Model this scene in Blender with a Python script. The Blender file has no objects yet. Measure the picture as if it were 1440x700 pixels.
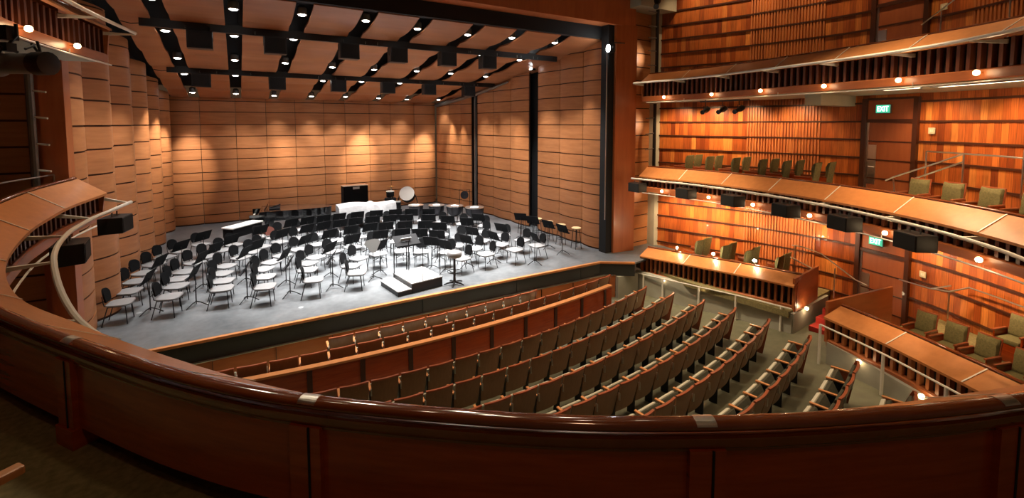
import bpy, bmesh, math, random
from math import sin, cos, pi, radians, sqrt, atan2, hypot
from mathutils import Vector, Matrix

random.seed(7)
SC = bpy.context.scene
COL = SC.collection

# ------------------------------------------------------------------ render look
SC.view_settings.view_transform = 'Standard'
SC.view_settings.look = 'None'
SC.view_settings.gamma = 1.0
SC.view_settings.use_curve_mapping = False
SC.view_settings.exposure = 0.0

# ------------------------------------------------------------------ materials
def new_mat(name):
    m = bpy.data.materials.new(name); m.use_nodes = True
    nt = m.node_tree; b = nt.nodes['Principled BSDF']
    return m, nt, b

def plain(name, col, rough=0.5, metal=0.0, spec=0.5, coat=0.0, noise=0.0, nscale=8.0):
    m, nt, b = new_mat(name)
    b.inputs['Base Color'].default_value = (*col, 1)
    b.inputs['Roughness'].default_value = rough
    b.inputs['Metallic'].default_value = metal
    b.inputs['Specular IOR Level'].default_value = spec
    b.inputs['Coat Weight'].default_value = coat
    if noise > 0:
        tc = nt.nodes.new('ShaderNodeTexCoord')
        n = nt.nodes.new('ShaderNodeTexNoise'); n.inputs['Scale'].default_value = nscale
        n.inputs['Detail'].default_value = 5
        r = nt.nodes.new('ShaderNodeValToRGB')
        r.color_ramp.elements[0].position = 0.3; r.color_ramp.elements[1].position = 0.7
        r.color_ramp.elements[0].color = (*[c * (1 - noise) for c in col], 1)
        r.color_ramp.elements[1].color = (*[min(1, c * (1 + noise)) for c in col], 1)
        nt.links.new(tc.outputs['Object'], n.inputs['Vector'])
        nt.links.new(n.outputs['Fac'], r.inputs['Fac'])
        nt.links.new(r.outputs['Color'], b.inputs['Base Color'])
    return m

def wood(name, dark, light, rough=0.35, coat=0.2, stretch=(1, 1, 8), scale=3.0, spec=0.5):
    """streaky veneer; stretch < 1 along the grain axis"""
    m, nt, b = new_mat(name)
    tc = nt.nodes.new('ShaderNodeTexCoord')
    mp = nt.nodes.new('ShaderNodeMapping'); mp.inputs['Scale'].default_value = stretch
    n = nt.nodes.new('ShaderNodeTexNoise'); n.inputs['Scale'].default_value = scale
    n.inputs['Detail'].default_value = 6; n.inputs['Roughness'].default_value = 0.6
    r = nt.nodes.new('ShaderNodeValToRGB')
    r.color_ramp.elements[0].position = 0.28; r.color_ramp.elements[1].position = 0.72
    r.color_ramp.elements[0].color = (*dark, 1); r.color_ramp.elements[1].color = (*light, 1)
    nt.links.new(tc.outputs['Object'], mp.inputs['Vector'])
    nt.links.new(mp.outputs['Vector'], n.inputs['Vector'])
    nt.links.new(n.outputs['Fac'], r.inputs['Fac'])
    nt.links.new(r.outputs['Color'], b.inputs['Base Color'])
    b.inputs['Roughness'].default_value = rough
    b.inputs['Coat Weight'].default_value = coat
    b.inputs['Coat Roughness'].default_value = 0.15 if coat < 1 else .025
    b.inputs['Specular IOR Level'].default_value = spec
    return m

def planks(name, cols, width=0.12, row=0.57, rough=0.35, z0=0.0):
    """vertical boards: every board in every course gets its own tone (board = UV.x / width, course = UV.y / row)"""
    m, nt, b = new_mat(name)
    N = nt.nodes; L = nt.links
    uv = N.new('ShaderNodeUVMap')
    sp = N.new('ShaderNodeSeparateXYZ'); L.new(uv.outputs['UV'], sp.inputs[0])
    def math_(op, a, bval):
        q = N.new('ShaderNodeMath'); q.operation = op
        L.new(a, q.inputs[0])
        if bval is not None: q.inputs[1].default_value = bval
        return q.outputs[0]
    ix = math_('FLOOR', math_('DIVIDE', sp.outputs['X'], width), None)
    iy = math_('FLOOR', math_('DIVIDE', sp.outputs['Y'], row), None)
    cb = N.new('ShaderNodeCombineXYZ'); L.new(ix, cb.inputs[0]); L.new(iy, cb.inputs[1])
    wn = N.new('ShaderNodeTexWhiteNoise'); wn.noise_dimensions = '2D'; L.new(cb.outputs[0], wn.inputs['Vector'])
    r = N.new('ShaderNodeValToRGB')
    e = r.color_ramp.elements
    e[0].position = 0.0; e[0].color = (*cols[0], 1); e[1].position = 1.0; e[1].color = (*cols[-1], 1)
    for i, c in enumerate(cols[1:-1]):
        q = e.new((i + 1) / (len(cols) - 1)); q.color = (*c, 1)
    L.new(wn.outputs['Value'], r.inputs['Fac'])
    mp = N.new('ShaderNodeMapping'); mp.inputs['Scale'].default_value = (28, 1.4, 1)
    L.new(uv.outputs['UV'], mp.inputs['Vector'])
    n = N.new('ShaderNodeTexNoise'); n.inputs['Scale'].default_value = 1.6; n.inputs['Detail'].default_value = 5
    L.new(mp.outputs['Vector'], n.inputs['Vector'])
    mr = N.new('ShaderNodeMapRange'); mr.inputs['From Min'].default_value = 0.3; mr.inputs['From Max'].default_value = 0.7
    mr.inputs['To Min'].default_value = 0.62; mr.inputs['To Max'].default_value = 1.2
    L.new(n.outputs['Fac'], mr.inputs['Value'])
    # dark joint between boards
    fr = math_('FRACT', math_('DIVIDE', sp.outputs['X'], width), None)
    gt = math_('GREATER_THAN', fr, 0.05)
    ad = N.new('ShaderNodeMath'); ad.operation = 'MULTIPLY_ADD'; L.new(gt, ad.inputs[0])
    ad.inputs[1].default_value = 0.55; ad.inputs[2].default_value = 0.45
    mu = N.new('ShaderNodeMath'); mu.operation = 'MULTIPLY'; L.new(mr.outputs[0], mu.inputs[0]); L.new(ad.outputs[0], mu.inputs[1])
    mx = N.new('ShaderNodeVectorMath'); mx.operation = 'SCALE'
    L.new(r.outputs['Color'], mx.inputs[0]); L.new(mu.outputs[0], mx.inputs['Scale'])
    L.new(mx.outputs[0], b.inputs['Base Color'])
    b.inputs['Roughness'].default_value = rough
    b.inputs['Coat Weight'].default_value = 0.15
    return m

def emit(name, col, strength):
    m, nt, b = new_mat(name)
    b.inputs['Base Color'].default_value = (*col, 1)
    b.inputs['Emission Color'].default_value = (*col, 1)
    b.inputs['Emission Strength'].default_value = strength
    return m

def stage_floor_mat():
    m, nt, b = new_mat('black painted stage boards')
    N = nt.nodes; L = nt.links
    tc = N.new('ShaderNodeTexCoord')
    n1 = N.new('ShaderNodeTexNoise'); n1.inputs['Scale'].default_value = 0.7; n1.inputs['Detail'].default_value = 8; n1.inputs['Roughness'].default_value = 0.7
    n2 = N.new('ShaderNodeTexNoise'); n2.inputs['Scale'].default_value = 7.0; n2.inputs['Detail'].default_value = 6
    L.new(tc.outputs['Object'], n1.inputs['Vector']); L.new(tc.outputs['Object'], n2.inputs['Vector'])
    ad = N.new('ShaderNodeMath'); ad.operation = 'MULTIPLY_ADD'; ad.inputs[1].default_value = 0.35
    L.new(n2.outputs['Fac'], ad.inputs[0]); L.new(n1.outputs['Fac'], ad.inputs[2])
    r = N.new('ShaderNodeValToRGB')
    r.color_ramp.elements[0].position = 0.45; r.color_ramp.elements[1].position = 0.9
    r.color_ramp.elements[0].color = (.060, .067, .074, 1); r.color_ramp.elements[1].color = (.16, .17, .18, 1)
    L.new(ad.outputs[0], r.inputs['Fac'])
    # white scuffs and spike marks
    v = N.new('ShaderNodeTexVoronoi'); v.inputs['Scale'].default_value = 0.9; L.new(tc.outputs['Object'], v.inputs['Vector'])
    lt = N.new('ShaderNodeMath'); lt.operation = 'LESS_THAN'; lt.inputs[1].default_value = 0.055
    L.new(v.outputs['Distance'], lt.inputs[0])
    mx = N.new('ShaderNodeMix'); mx.data_type = 'RGBA'
    L.new(lt.outputs[0], mx.inputs['Factor']); L.new(r.outputs['Color'], mx.inputs['A'])
    mx.inputs['B'].default_value = (.3, .31, .32, 1)
    L.new(mx.outputs['Result'], b.inputs['Base Color'])
    b.inputs['Roughness'].default_value = 0.42
    return m

W = {}
W['shell'] = wood('shell veneer', (.35, .130, .047), (.47, .195, .073), rough=.42, coat=.05, stretch=(.6, .6, 5), scale=2.2)
W['shell_back'] = plain('dark joint backing', (.06, .02, .008), .8)
W['ceil'] = wood('ceiling veneer', (.31, .108, .040), (.40, .148, .058), rough=.45, coat=.05, stretch=(.5, 3, 1), scale=1.2)
W['maho'] = wood('polished mahogany', (.25, .034, .006), (.40, .062, .010), rough=.24, coat=.5, stretch=(1.5, 1.5, 16), scale=1.4)
W['rail'] = wood('rail mahogany', (.13, .030, .008), (.19, .047, .013), rough=.12, coat=1.0, stretch=(2, 2, 2), scale=2)
W['shelf'] = wood('shelf cherry', (.46, .17, .05), (.56, .22, .07), rough=.36, coat=.15, stretch=(3, 3, 3), scale=2.5)
W['fascia'] = wood('fascia cherry', (.34, .095, .027), (.43, .13, .04), rough=.36, coat=.15, stretch=(1, 1, 6), scale=2)
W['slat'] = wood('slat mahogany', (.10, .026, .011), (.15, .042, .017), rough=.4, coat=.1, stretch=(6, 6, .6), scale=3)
W['slatlit'] = wood('slat mahogany lit', (.34, .11, .035), (.44, .16, .055), rough=.4, coat=.1, stretch=(6, 6, .6), scale=3)  # box slats, colour lightened to stand for the light on them
W['pillar'] = wood('pillar mahogany', (.36, .095, .030), (.47, .14, .045), rough=.38, coat=.12, stretch=(4, 4, .4), scale=2)
W['planks'] = planks('house wall boards', [(.17, .030, .006), (.40, .095, .017), (.50, .140, .028), (.27, .055, .010), (.66, .235, .052)], .15, .5)
W['rib'] = wood('ribbed wall slats', (.34, .10, .03), (.50, .175, .055), rough=.4, coat=.1, stretch=(9, 9, .5), scale=3)
W['ledge'] = plain('wall ledge', (.05, .014, .006), .35, coat=.2)
W['black'] = plain('black cloth void', (.008, .008, .009), .9)
W['blackmetal'] = plain('black metal', (.008, .008, .009), .45, .0, .4)
W['greymetal'] = plain('grey metal', (.17, .17, .165), .45, .5)
W['steel'] = plain('brushed steel', (.72, .70, .66), .28, 1.0)
W['tube'] = plain('satin tube', (.78, .74, .66), .30, .15)
W['concrete'] = plain('grey plaster', (.34, .33, .27), .8, noise=.08, nscale=3)
W['plaster'] = plain('pale house plaster', (.42, .42, .34), .8, noise=.06, nscale=2)
W['carpet'] = plain('olive carpet', (.20, .165, .07), .95, noise=.25, nscale=22)
W['floorhouse'] = plain('olive house floor', (.125, .12, .072), .7, noise=.15, nscale=4)
W['stage'] = stage_floor_mat()
W['stageblack'] = plain('black stage fascia', (.022, .024, .022), .55)
W['seatback'] = wood('seat back laminate', (.24, .122, .06), (.30, .158, .08), rough=.42, coat=.08, stretch=(8, 8, .6), scale=3)
W['seattrim'] = wood('seat top wood', (.25, .06, .025), (.33, .09, .035), rough=.3, coat=.3, stretch=(1, 6, 6), scale=3)
W['arm'] = wood('arm wood', (.50, .20, .07), (.62, .27, .10), rough=.35, coat=.2, stretch=(6, 1, 6), scale=3)
W['olive'] = plain('olive upholstery', (.150, .135, .055), .85, noise=.25, nscale=30)
W['darkolive'] = plain('dark upholstery', (.045, .042, .024), .9, noise=.2, nscale=30)
W['cream'] = plain('pale seat underside', (.56, .53, .42), .6)
W['chairblack'] = plain('black stand enamel', (.006, .006, .007), .75, spec=.15)
W['chairseat'] = plain('grey chair seat', (.21, .21, .215), .4)
W['chairfab'] = plain('black chair back', (.005, .0053, .006), .7, spec=.1)
W['redpad'] = plain('rust chair back', (.16, .045, .03), .55)
W['piano'] = plain('black lacquer', (.008, .008, .009), .12, coat=.6)
W['ivory'] = plain('ivory keys', (.75, .72, .62), .3)
W['brass'] = plain('brass', (.75, .48, .16), .25, 1.0)
W['white'] = plain('white skin', (.78, .78, .76), .4)
W['cover'] = plain('grey quilted cover', (.34, .34, .35), .6, noise=.15, nscale=6)
W['copper'] = plain('dark copper bowl', (.05, .045, .05), .3, .6)
W['stoolwood'] = plain('maple stool seat', (.72, .52, .28), .4)
W['podium'] = plain('grey podium carpet', (.33, .33, .33), .8, noise=.1, nscale=20)
W['lamp'] = emit('lit globe', (1.0, .70, .36), 14)
W['stagelamp'] = emit('lit stage lens', (1.0, .96, .90), 26)
W['flood'] = emit('lit flood lens', (.93, 1.0, 1.0), 90)
W['strip'] = emit('lit soffit strip', (1.0, .82, .55), 5)
W['exitgreen'] = emit('lit exit panel', (.06, .55, .34), .8)
W['exitwhite'] = emit('lit exit letters', (.85, 1.0, .95), 2.6)
W['plate'] = plain('ivory wall plate', (.62, .55, .38), .5)
W['redglow'] = emit('red pilot lamp', (1.0, .06, .02), 6)
W['redstep'] = plain('red stair carpet', (.42, .03, .02), .9)
W['door'] = wood('door veneer', (.24, .062, .02), (.31, .088, .028), rough=.4, coat=.1, stretch=(5, 5, .5), scale=2)
W['wire'] = plain('cable', (.01, .01, .01), .6)
W['paper'] = plain('paper', (.7, .7, .68), .7)

# ------------------------------------------------------------------ mesh helper
class M:
    def __init__(s):
        s.v = []; s.f = []; s.mi = []; s.uv = {}
    def add(s, vs, fs, mat=0):
        o = len(s.v); s.v += [tuple(v) for v in vs]
        for f in fs:
            s.f.append(tuple(o + i for i in f)); s.mi.append(mat)
        return s
    def hexa(s, p, mat=0):          # p: 4 bottom (ccw), 4 top
        return s.add(p, [(3, 2, 1, 0), (4, 5, 6, 7), (0, 1, 5, 4), (1, 2, 6, 5), (2, 3, 7, 6), (3, 0, 4, 7)], mat)
    def box(s, x0, x1, y0, y1, z0, z1, mat=0, mtx=None):
        p = [(x0, y0, z0), (x1, y0, z0), (x1, y1, z0), (x0, y1, z0), (x0, y0, z1), (x1, y0, z1), (x1, y1, z1), (x0, y1, z1)]
        if mtx: p = [tuple(mtx @ Vector(q)) for q in p]
        return s.hexa(p, mat)
    def cbox(s, c, d, rz=0, mat=0, rx=0):
        mt = Matrix.Translation(c) @ Matrix.Rotation(rz, 4, 'Z') @ Matrix.Rotation(rx, 4, 'X')
        return s.box(-d[0] / 2, d[0] / 2, -d[1] / 2, d[1] / 2, -d[2] / 2, d[2] / 2, mat, mt)
    def tube(s, pts, r, n=8, mat=0, closed=False):
        pts = [Vector(p) for p in pts]
        R = r if isinstance(r, (list, tuple)) else [r] * len(pts)
        rings = []; up = None
        for i, p in enumerate(pts):
            a = pts[i - 1] if i > 0 else (pts[-1] if closed else pts[0]); b = pts[i + 1] if i < len(pts) - 1 else (pts[0] if closed else pts[-1])
            d = (b - a).normalized()
            if up is None:
                up = Vector((0, 0, 1)) if abs(d.z) < .9 else Vector((1, 0, 0))
            x = d.cross(up).normalized(); y = x.cross(d).normalized(); up = y
            rings.append([p + R[i] * (x * cos(2 * pi * k / n) + y * sin(2 * pi * k / n)) for k in range(n)])
        vs = [v for ring in rings for v in ring]; fs = []
        m = len(pts); rng = m if closed else m - 1
        for i in range(rng):
            j = (i + 1) % m
            for k in range(n):
                fs.append((i * n + k, i * n + (k + 1) % n, j * n + (k + 1) % n, j * n + k))
        if not closed:
            fs.append(tuple(range(n - 1, -1, -1))); fs.append(tuple((m - 1) * n + k for k in range(n)))
        return s.add(vs, fs, mat)
    def lathe(s, prof, c=(0, 0, 0), n=20, mat=0, mtx=None):
        vs = []; fs = []
        for (r, z) in prof:
            for k in range(n):
                q = Vector((r * cos(2 * pi * k / n), r * sin(2 * pi * k / n), z))
                if mtx: q = mtx @ q
                vs.append(q + Vector(c))
        for i in range(len(prof) - 1):
            for k in range(n):
                fs.append((i * n + k, i * n + (k + 1) % n, (i + 1) * n + (k + 1) % n, (i + 1) * n + k))
        fs.append(tuple(range(n - 1, -1, -1))); fs.append(tuple((len(prof) - 1) * n + k for k in range(n)))
        return s.add(vs, fs, mat)
    def prism(s, poly, z0, z1, mat=0, mtx=None):
        n = len(poly)
        vs = [Vector((x, y, z0)) for x, y in poly] + [Vector((x, y, z1)) for x, y in poly]
        if mtx: vs = [mtx @ v for v in vs]
        fs = [tuple(range(n - 1, -1, -1)), tuple(range(n, 2 * n))] + [(i, (i + 1) % n, n + (i + 1) % n, n + i) for i in range(n)]
        return s.add(vs, fs, mat)
    def sweep(s, frames, sec, mat=0):
        """frames: list of (x, y, z, nx, ny); sec: closed outline of (u along the normal, dz)"""
        m = len(sec); vs = []; fs = []
        for (x, y, z, nx, ny) in frames:
            for (u, w) in sec: vs.append((x + nx * u, y + ny * u, z + w))
        for i in range(len(frames) - 1):
            for k in range(m):
                fs.append((i * m + k, i * m + (k + 1) % m, (i + 1) * m + (k + 1) % m, (i + 1) * m + k))
        fs.append(tuple(range(m - 1, -1, -1))); fs.append(tuple((len(frames) - 1) * m + k for k in range(m)))
        return s.add(vs, fs, mat)
    def mesh(s, name, mats, smooth=False, ang=35, bevel=0):
        me = bpy.data.meshes.new(name); me.from_pydata(s.v, [], s.f); me.update()
        if not isinstance(mats, (list, tuple)): mats = [mats]
        for m in mats: me.materials.append(m)
        me.polygons.foreach_set('material_index', s.mi)
        bm = bmesh.new(); bm.from_mesh(me)
        bmesh.ops.recalc_face_normals(bm, faces=bm.faces)
        if bevel:
            bmesh.ops.bevel(bm, geom=[e for e in bm.edges if e.calc_face_angle(0) > .5], offset=bevel, segments=2, affect='EDGES', profile=.6)
        bm.to_mesh(me); bm.free()
        if smooth:
            me.polygons.foreach_set('use_smooth', [True] * len(me.polygons))
            me.set_sharp_from_angle(angle=radians(ang))
        return me
    def build(s, name, mats, parent=None, smooth=False, ang=35, bevel=0):
        return obj(name, s.mesh(name, mats, smooth, ang, bevel), parent)

def obj(name, me, parent=None):
    o = bpy.data.objects.new(name, me); COL.objects.link(o)
    if parent is not None: o.parent = parent
    return o

def tag(o, label=None, cat=None, group=None, kind=None):
    if label: o['label'] = label
    if cat: o['category'] = cat
    if group: o['group'] = group
    if kind: o['kind'] = kind
    return o

def thing(name, label, cat, loc=(0, 0, 0), rz=0, group=None):
    o = obj(name, None); o.location = loc; o.rotation_euler = (0, 0, rz)
    return tag(o, label, cat, group)

def struct(o): o['kind'] = 'structure'; return o

def kids(o): return [c for c in ALLKIDS.get(o.name, [])]

def copy_tree(o, parent=None):
    c = o.copy(); COL.objects.link(c)
    if parent is not None: c.parent = parent
    for ch in list(o.children): copy_tree(ch, c)
    return c

ORD = ['', 'first', 'second', 'third', 'fourth', 'fifth', 'sixth', 'seventh', 'eighth', 'ninth', 'tenth', 'eleventh', 'twelfth',
       'thirteenth', 'fourteenth', 'fifteenth', 'sixteenth', 'seventeenth', 'eighteenth', 'nineteenth', 'twentieth',
       'twenty-first', 'twenty-second', 'twenty-third', 'twenty-fourth', 'twenty-fifth', 'twenty-sixth', 'twenty-seventh', 'twenty-eighth']

# ------------------------------------------------------------------ curves
def catmull(P, n=8):
    P = [Vector(p) for p in P]; out = []
    Q = [P[0] * 2 - P[1]] + P + [P[-1] * 2 - P[-2]]
    for i in range(1, len(Q) - 2):
        a, b, c, d = Q[i - 1], Q[i], Q[i + 1], Q[i + 2]
        for k in range(n):
            t = k / n
            out.append(.5 * ((2 * b) + (-a + c) * t + (2 * a - 5 * b + 4 * c - d) * t * t + (-a + 3 * b - 3 * c + d) * t ** 3))
    out.append(P[-1]); return out

def resample(P, step):
    L = [0]
    for i in range(1, len(P)): L.append(L[-1] + (P[i] - P[i - 1]).length)
    n = max(1, round(L[-1] / step)); out = []
    for k in range(n + 1):
        s = L[-1] * k / n; j = 0
        while j < len(P) - 2 and L[j + 1] < s: j += 1
        t = 0 if L[j + 1] == L[j] else (s - L[j]) / (L[j + 1] - L[j])
        out.append(P[j].lerp(P[j + 1], t))
    return out

def frames(P):
    out = []
    for i, p in enumerate(P):
        a = P[max(0, i - 1)]; b = P[min(len(P) - 1, i + 1)]
        d = (b - a); d.z = 0; d.normalize()
        out.append((p.x, p.y, p.z, -d.y, d.x))
    return out

def off(f, u, dz=0): return Vector((f[0] + f[3] * u, f[1] + f[4] * u, f[2] + dz))

# ------------------------------------------------------------------ light helpers
def spot(name, loc, target, power, deg, blend=.5, col=(1, 1, 1), size=.08):
    l = bpy.data.lights.new(name, 'SPOT'); l.energy = power; l.spot_size = radians(deg); l.spot_blend = blend
    l.color = col; l.shadow_soft_size = size
    o = bpy.data.objects.new(name, l); COL.objects.link(o); o.location = loc
    d = Vector(target) - Vector(loc); o.rotation_euler = d.to_track_quat('-Z', 'Y').to_euler()
    return o
def point(name, loc, power, col=(1, .72, .42), size=.05):
    l = bpy.data.lights.new(name, 'POINT'); l.energy = power; l.color = col; l.shadow_soft_size = size
    o = bpy.data.objects.new(name, l); COL.objects.link(o); o.location = loc
    return o
def area(name, loc, target, power, sx, sy, col=(1, .75, .45)):
    l = bpy.data.lights.new(name, 'AREA'); l.energy = power; l.color = col; l.shape = 'RECTANGLE'; l.size = sx; l.size_y = sy
    o = bpy.data.objects.new(name, l); COL.objects.link(o); o.location = loc
    d = Vector(target) - Vector(loc); o.rotation_euler = d.to_track_quat('-Z', 'Y').to_euler()
    return o

# ================================================================== CAMERA
CZ = 4.6
cam = bpy.data.cameras.new('camera'); co = bpy.data.objects.new('camera', cam); COL.objects.link(co)
co.location = (0, 0, CZ); co.rotation_euler = (radians(90 - 3.9), 0, radians(-31.2))
cam.sensor_width = 36; cam.lens = 16.0; cam.shift_y = -133 / 1440; cam.clip_start = .05; cam.clip_end = 200
SC.camera = co

w = bpy.data.worlds.new('hall'); SC.world = w; w.use_nodes = True
w.node_tree.nodes['Background'].inputs['Color'].default_value = (1.0, .55, .30, 1)
w.node_tree.nodes['Background'].inputs['Strength'].default_value = .05

# ================================================================== STAGE
FL = -1.18                                   # orchestra floor in front
STG = [(-3.6, 11.5), (1.0, 11.40), (5.0, 11.33), (10.2, 11.2), (11.15, 10.55), (13.6, 10.9), (13.6, 12.6), (11.6, 12.6), (11.6, 26), (-3.6, 26)]
m = M(); m.prism(STG, -.06, 0, 0)
struct(m.build('floor', W['stage']))
# stage front: black fascia with a wooden nosing, then the wooden pit wall below
edge = [Vector((x, y, 0)) for x, y in STG[:5]]
fr = frames(edge)
m = M(); m.sweep([(f[0], f[1], 0, -f[3], -f[4]) for f in fr], [(.035, .012), (.035, -.05), (-.06, -.05), (-.06, .012)])
struct(m.build('trim_1', W['shelf'], bevel=.006))
m = M(); m.sweep([(f[0], f[1], 0, -f[3], -f[4]) for f in fr], [(.0, -.05), (.0, -.46), (-.1, -.46), (-.1, -.05)])
for x in (1.2, 4.1, 7.0, 9.4):
    m.box(x - .008, x + .008, 11.2 + (10.2 - x) * .021 - .006, 11.33 + (10.2 - x) * .021, -.45, -.055)
struct(m.build('wall_stage_front', W['stageblack']))
m = M(); pw = [(-3.4, 11.38), (1.0, 11.30), (5.0, 11.23), (10.3, 11.08), (10.62, 10.9)]
pf = frames([Vector((x, y, 0)) for x, y in pw])
m.sweep([(f[0], f[1], 0, -f[3], -f[4]) for f in pf], [(0, -.44), (0, FL - .05), (-.09, FL - .05), (-.09, -.44)], 0)
m.sweep([(f[0], f[1], 0, -f[3], -f[4]) for f in pf], [(.012, -.425), (.012, -.445), (-.05, -.445), (-.05, -.425)], 1)
for i in range(9):
    x = -.6 + i * 1.2; y = 11.31 - .021 * (x - .6)
    m.box(x - .006, x + .006, y - .045, y + .05, FL, -.46, 2)
struct(m.build('wall_pit_front', [W['fascia'], W['steel'], W['ledge']]))

# ------------------------------------------------------------------ orchestra shell walls
def ceil_z(y): return 5.78 + .14 * (24.8 - y)
ZL = [0.04, .42, .94, 1.45, 2.0, 2.37, 2.95, 3.42, 4.0, 4.54, 5.12, 5.62, 6.15, 6.7, 7.25, 7.8]

def shell(name, bays, bulge, zfun, lean=None):
    """bays: list of ((x0,y0),(x1,y1)) plan chords, each a convex veneer bay bowed by bulge to the left of its run;
    thin dark joints between courses are real gaps in front of a dark backing"""
    m = M()
    for bi, (a, b) in enumerate(bays):
        a = Vector((*a, 0)); b = Vector((*b, 0)); d = (b - a); L = d.length; d.normalize(); nrm = Vector((-d.y, d.x, 0))
        K = 8; pts = []
        for k in range(K + 1):
            t = k / K; bu = bulge[bi] if isinstance(bulge, (list, tuple)) else bulge
            pts.append(a.lerp(b, t * .985 + .0075) + nrm * (bu * (1 - (2 * t - 1) ** 2)))
        ztop = max(zfun(p.y) for p in pts)
        for zi in range(len(ZL)):
            z0 = ZL[zi] + .02; z1 = (ZL[zi + 1] if zi < len(ZL) - 1 else 9) - .02
            if z0 > ztop - .05: break
            fr_ = [];
            vs = []; fs = []
            for p in pts:
                zt = min(z1, zfun(p.y)); zt = max(zt, z0 + .01)
                q = p - nrm * .03
                vs += [(p.x, p.y, z0), (p.x, p.y, zt), (q.x, q.y, zt), (q.x, q.y, z0)]
            for k in range(K):
                o = 4 * k
                for j in range(4): fs.append((o + j, o + (j + 1) % 4, o + 4 + (j + 1) % 4, o + 4 + j))
            fs += [(3, 2, 1, 0), (4 * K, 4 * K + 1, 4 * K + 2, 4 * K + 3)]
            m.add(vs, fs, 0)
        vs = []; fs = []
        for p in pts:
            q = p - nrm * .022; r = p - nrm * .08
            vs += [(q.x, q.y, 0), (q.x, q.y, zfun(p.y)), (r.x, r.y, zfun(p.y)), (r.x, r.y, 0)]
        for k in range(K):
            o = 4 * k
            for j in range(4): fs.append((o + j, o + (j + 1) % 4, o + 4 + (j + 1) % 4, o + 4 + j))
        fs += [(3, 2, 1, 0), (4 * K, 4 * K + 1, 4 * K + 2, 4 * K + 3)]
        m.add(vs, fs, 1)
    return struct(m.build(name, [W['shell'], W['shell_back']], smooth=True, ang=30))

# rear wall, right to left so the bow points at the audience (left of run = -Y when running +X -> use reversed chords)
bx = [-2.62, -1.38, .0, 1.25, 2.52, 3.84, 4.88, 6.12, 7.25, 8.6, 9.85]
BY = 24.85
shell('wall_rear', [((bx[i + 1], BY), (bx[i], BY)) for i in range(len(bx) - 1)], .10, lambda y: ceil_z(y))
# left wall: serpentine towers seen edge-on
ly = [12.35, 13.75, 15.0, 16.0, 17.3, 18.7, 19.9, 21.0, 22.3, 23.5, 24.75]
lx = [-2.86, -2.92, -2.82, -2.88, -2.76, -2.84, -2.74, -2.8, -2.7, -2.72, -2.64]
shell('wall_left', [((lx[i + 1], ly[i + 1]), (lx[i], ly[i])) for i in range(len(ly) - 1)],
      [.30 if i % 2 == 1 else .10 for i in range(10)], lambda y: ceil_z(y) + .02)
# right wall: three towers with black gaps between
def rw(y):
    T = [(24.75, 9.9), (21.5, 10.72), (19, 10.9), (16.6, 11.02), (12.2, 11.22)]
    for (y0, x0), (y1, x1) in zip(T, T[1:]):
        if y <= y0 and y >= y1: return x0 + (x1 - x0) * (y0 - y) / (y0 - y1)
    return 11.22 if y < 12.2 else 9.9
def rb(ys): return [((rw(ys[i]), ys[i]), (rw(ys[i + 1]), ys[i + 1])) for i in range(len(ys) - 1)]
def rbr(ys): return [(b, a) for a, b in rb(ys)]
cz2 = lambda y: ceil_z(y) - .03
shell('wall_right', rbr([24.75, 23.6, 22.6, 21.75]), .07, cz2)
shell('wall_right', rbr([21.2, 19.7, 18.2, 16.75]), .09, cz2)
shell('wall_right', rbr([16.1, 14.65, 13.3, 12.25]), .10, cz2)
# black masking behind the gaps
m = M(); m.sweep(frames([Vector((x + .25, y, 0)) for y, x in [(25.0, 9.9), (21.5, 10.85), (16.6, 11.12), (11.9, 11.4)]]), [(0, 0), (0, 7.8), (.05, 7.8), (.05, 0)])
struct(m.build('wall_right', W['black']))
m = M(); m.box(-3.05, -2.98, 12.0, 25.1, 0, 7.9); struct(m.build('wall_left', W['black']))
# grey steel cappings along the tower tops and down the first gap
m = M()
P = [Vector((rw(y) - .13, y, ceil_z(y) - .2)) for y in (24.6, 22.5, 21.0, 19.5, 18.2)]
m.tube(P, [.11, .10, .09, .07, .04], 6)
m.box(10.72, 10.82, 21.42, 21.56, 0, 6.1)
struct(m.build('trim_2', W['greymetal']))

# ------------------------------------------------------------------ ceiling of the shell: veneer bays between black slots
SX = [-1.52, .05, 1.56, 3.15, 4.68, 6.33, 7.85, 9.6]
SWID = [.36] * 8
Y0, Y1 = 12.35, 24.95
def scal(y):   # gentle convex bays along the depth
    t = (y - Y0) / 1.8; t -= math.floor(t)
    return -.085 * sin(pi * t)
edges = [-2.35] + [q for x in SX for q in (x - .2, x + .2)] + [11.5]
NY = 84
for i in range(0, len(edges), 2):
    x0, x1 = edges[i], edges[i + 1]
    m = M(); vs = []; fs = []
    for k in range(NY + 1):
        y = Y0 + (Y1 - Y0) * k / NY; z = ceil_z(y) + scal(y)
        sh = -.03 if 0 else 0
        vs += [(x0, y, z), (x1, y, z), (x1, y, z + .05), (x0, y, z + .05)]
    for k in range(NY):
        o = 4 * k
        for j in range(4): fs.append((o + j, o + (j + 1) % 4, o + 4 + (j + 1) % 4, o + 4 + j))
    fs += [(3, 2, 1, 0), (4 * NY, 4 * NY + 1, 4 * NY + 2, 4 * NY + 3)]
    m.add(vs, fs); struct(m.build('ceiling', W['ceil'], smooth=True, ang=40))
# the dark void above the slots
m = M(); vs = []
for (x, y) in [(-3.2, Y0), (11.7, Y0), (11.7, Y1 + .2), (-3.2, Y1 + .2)]: vs.append((x, y, ceil_z(y) + .55))
vs += [(x, y, z + .1) for x, y, z in vs]; m.hexa(vs); struct(m.build('ceiling', W['black']))

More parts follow.
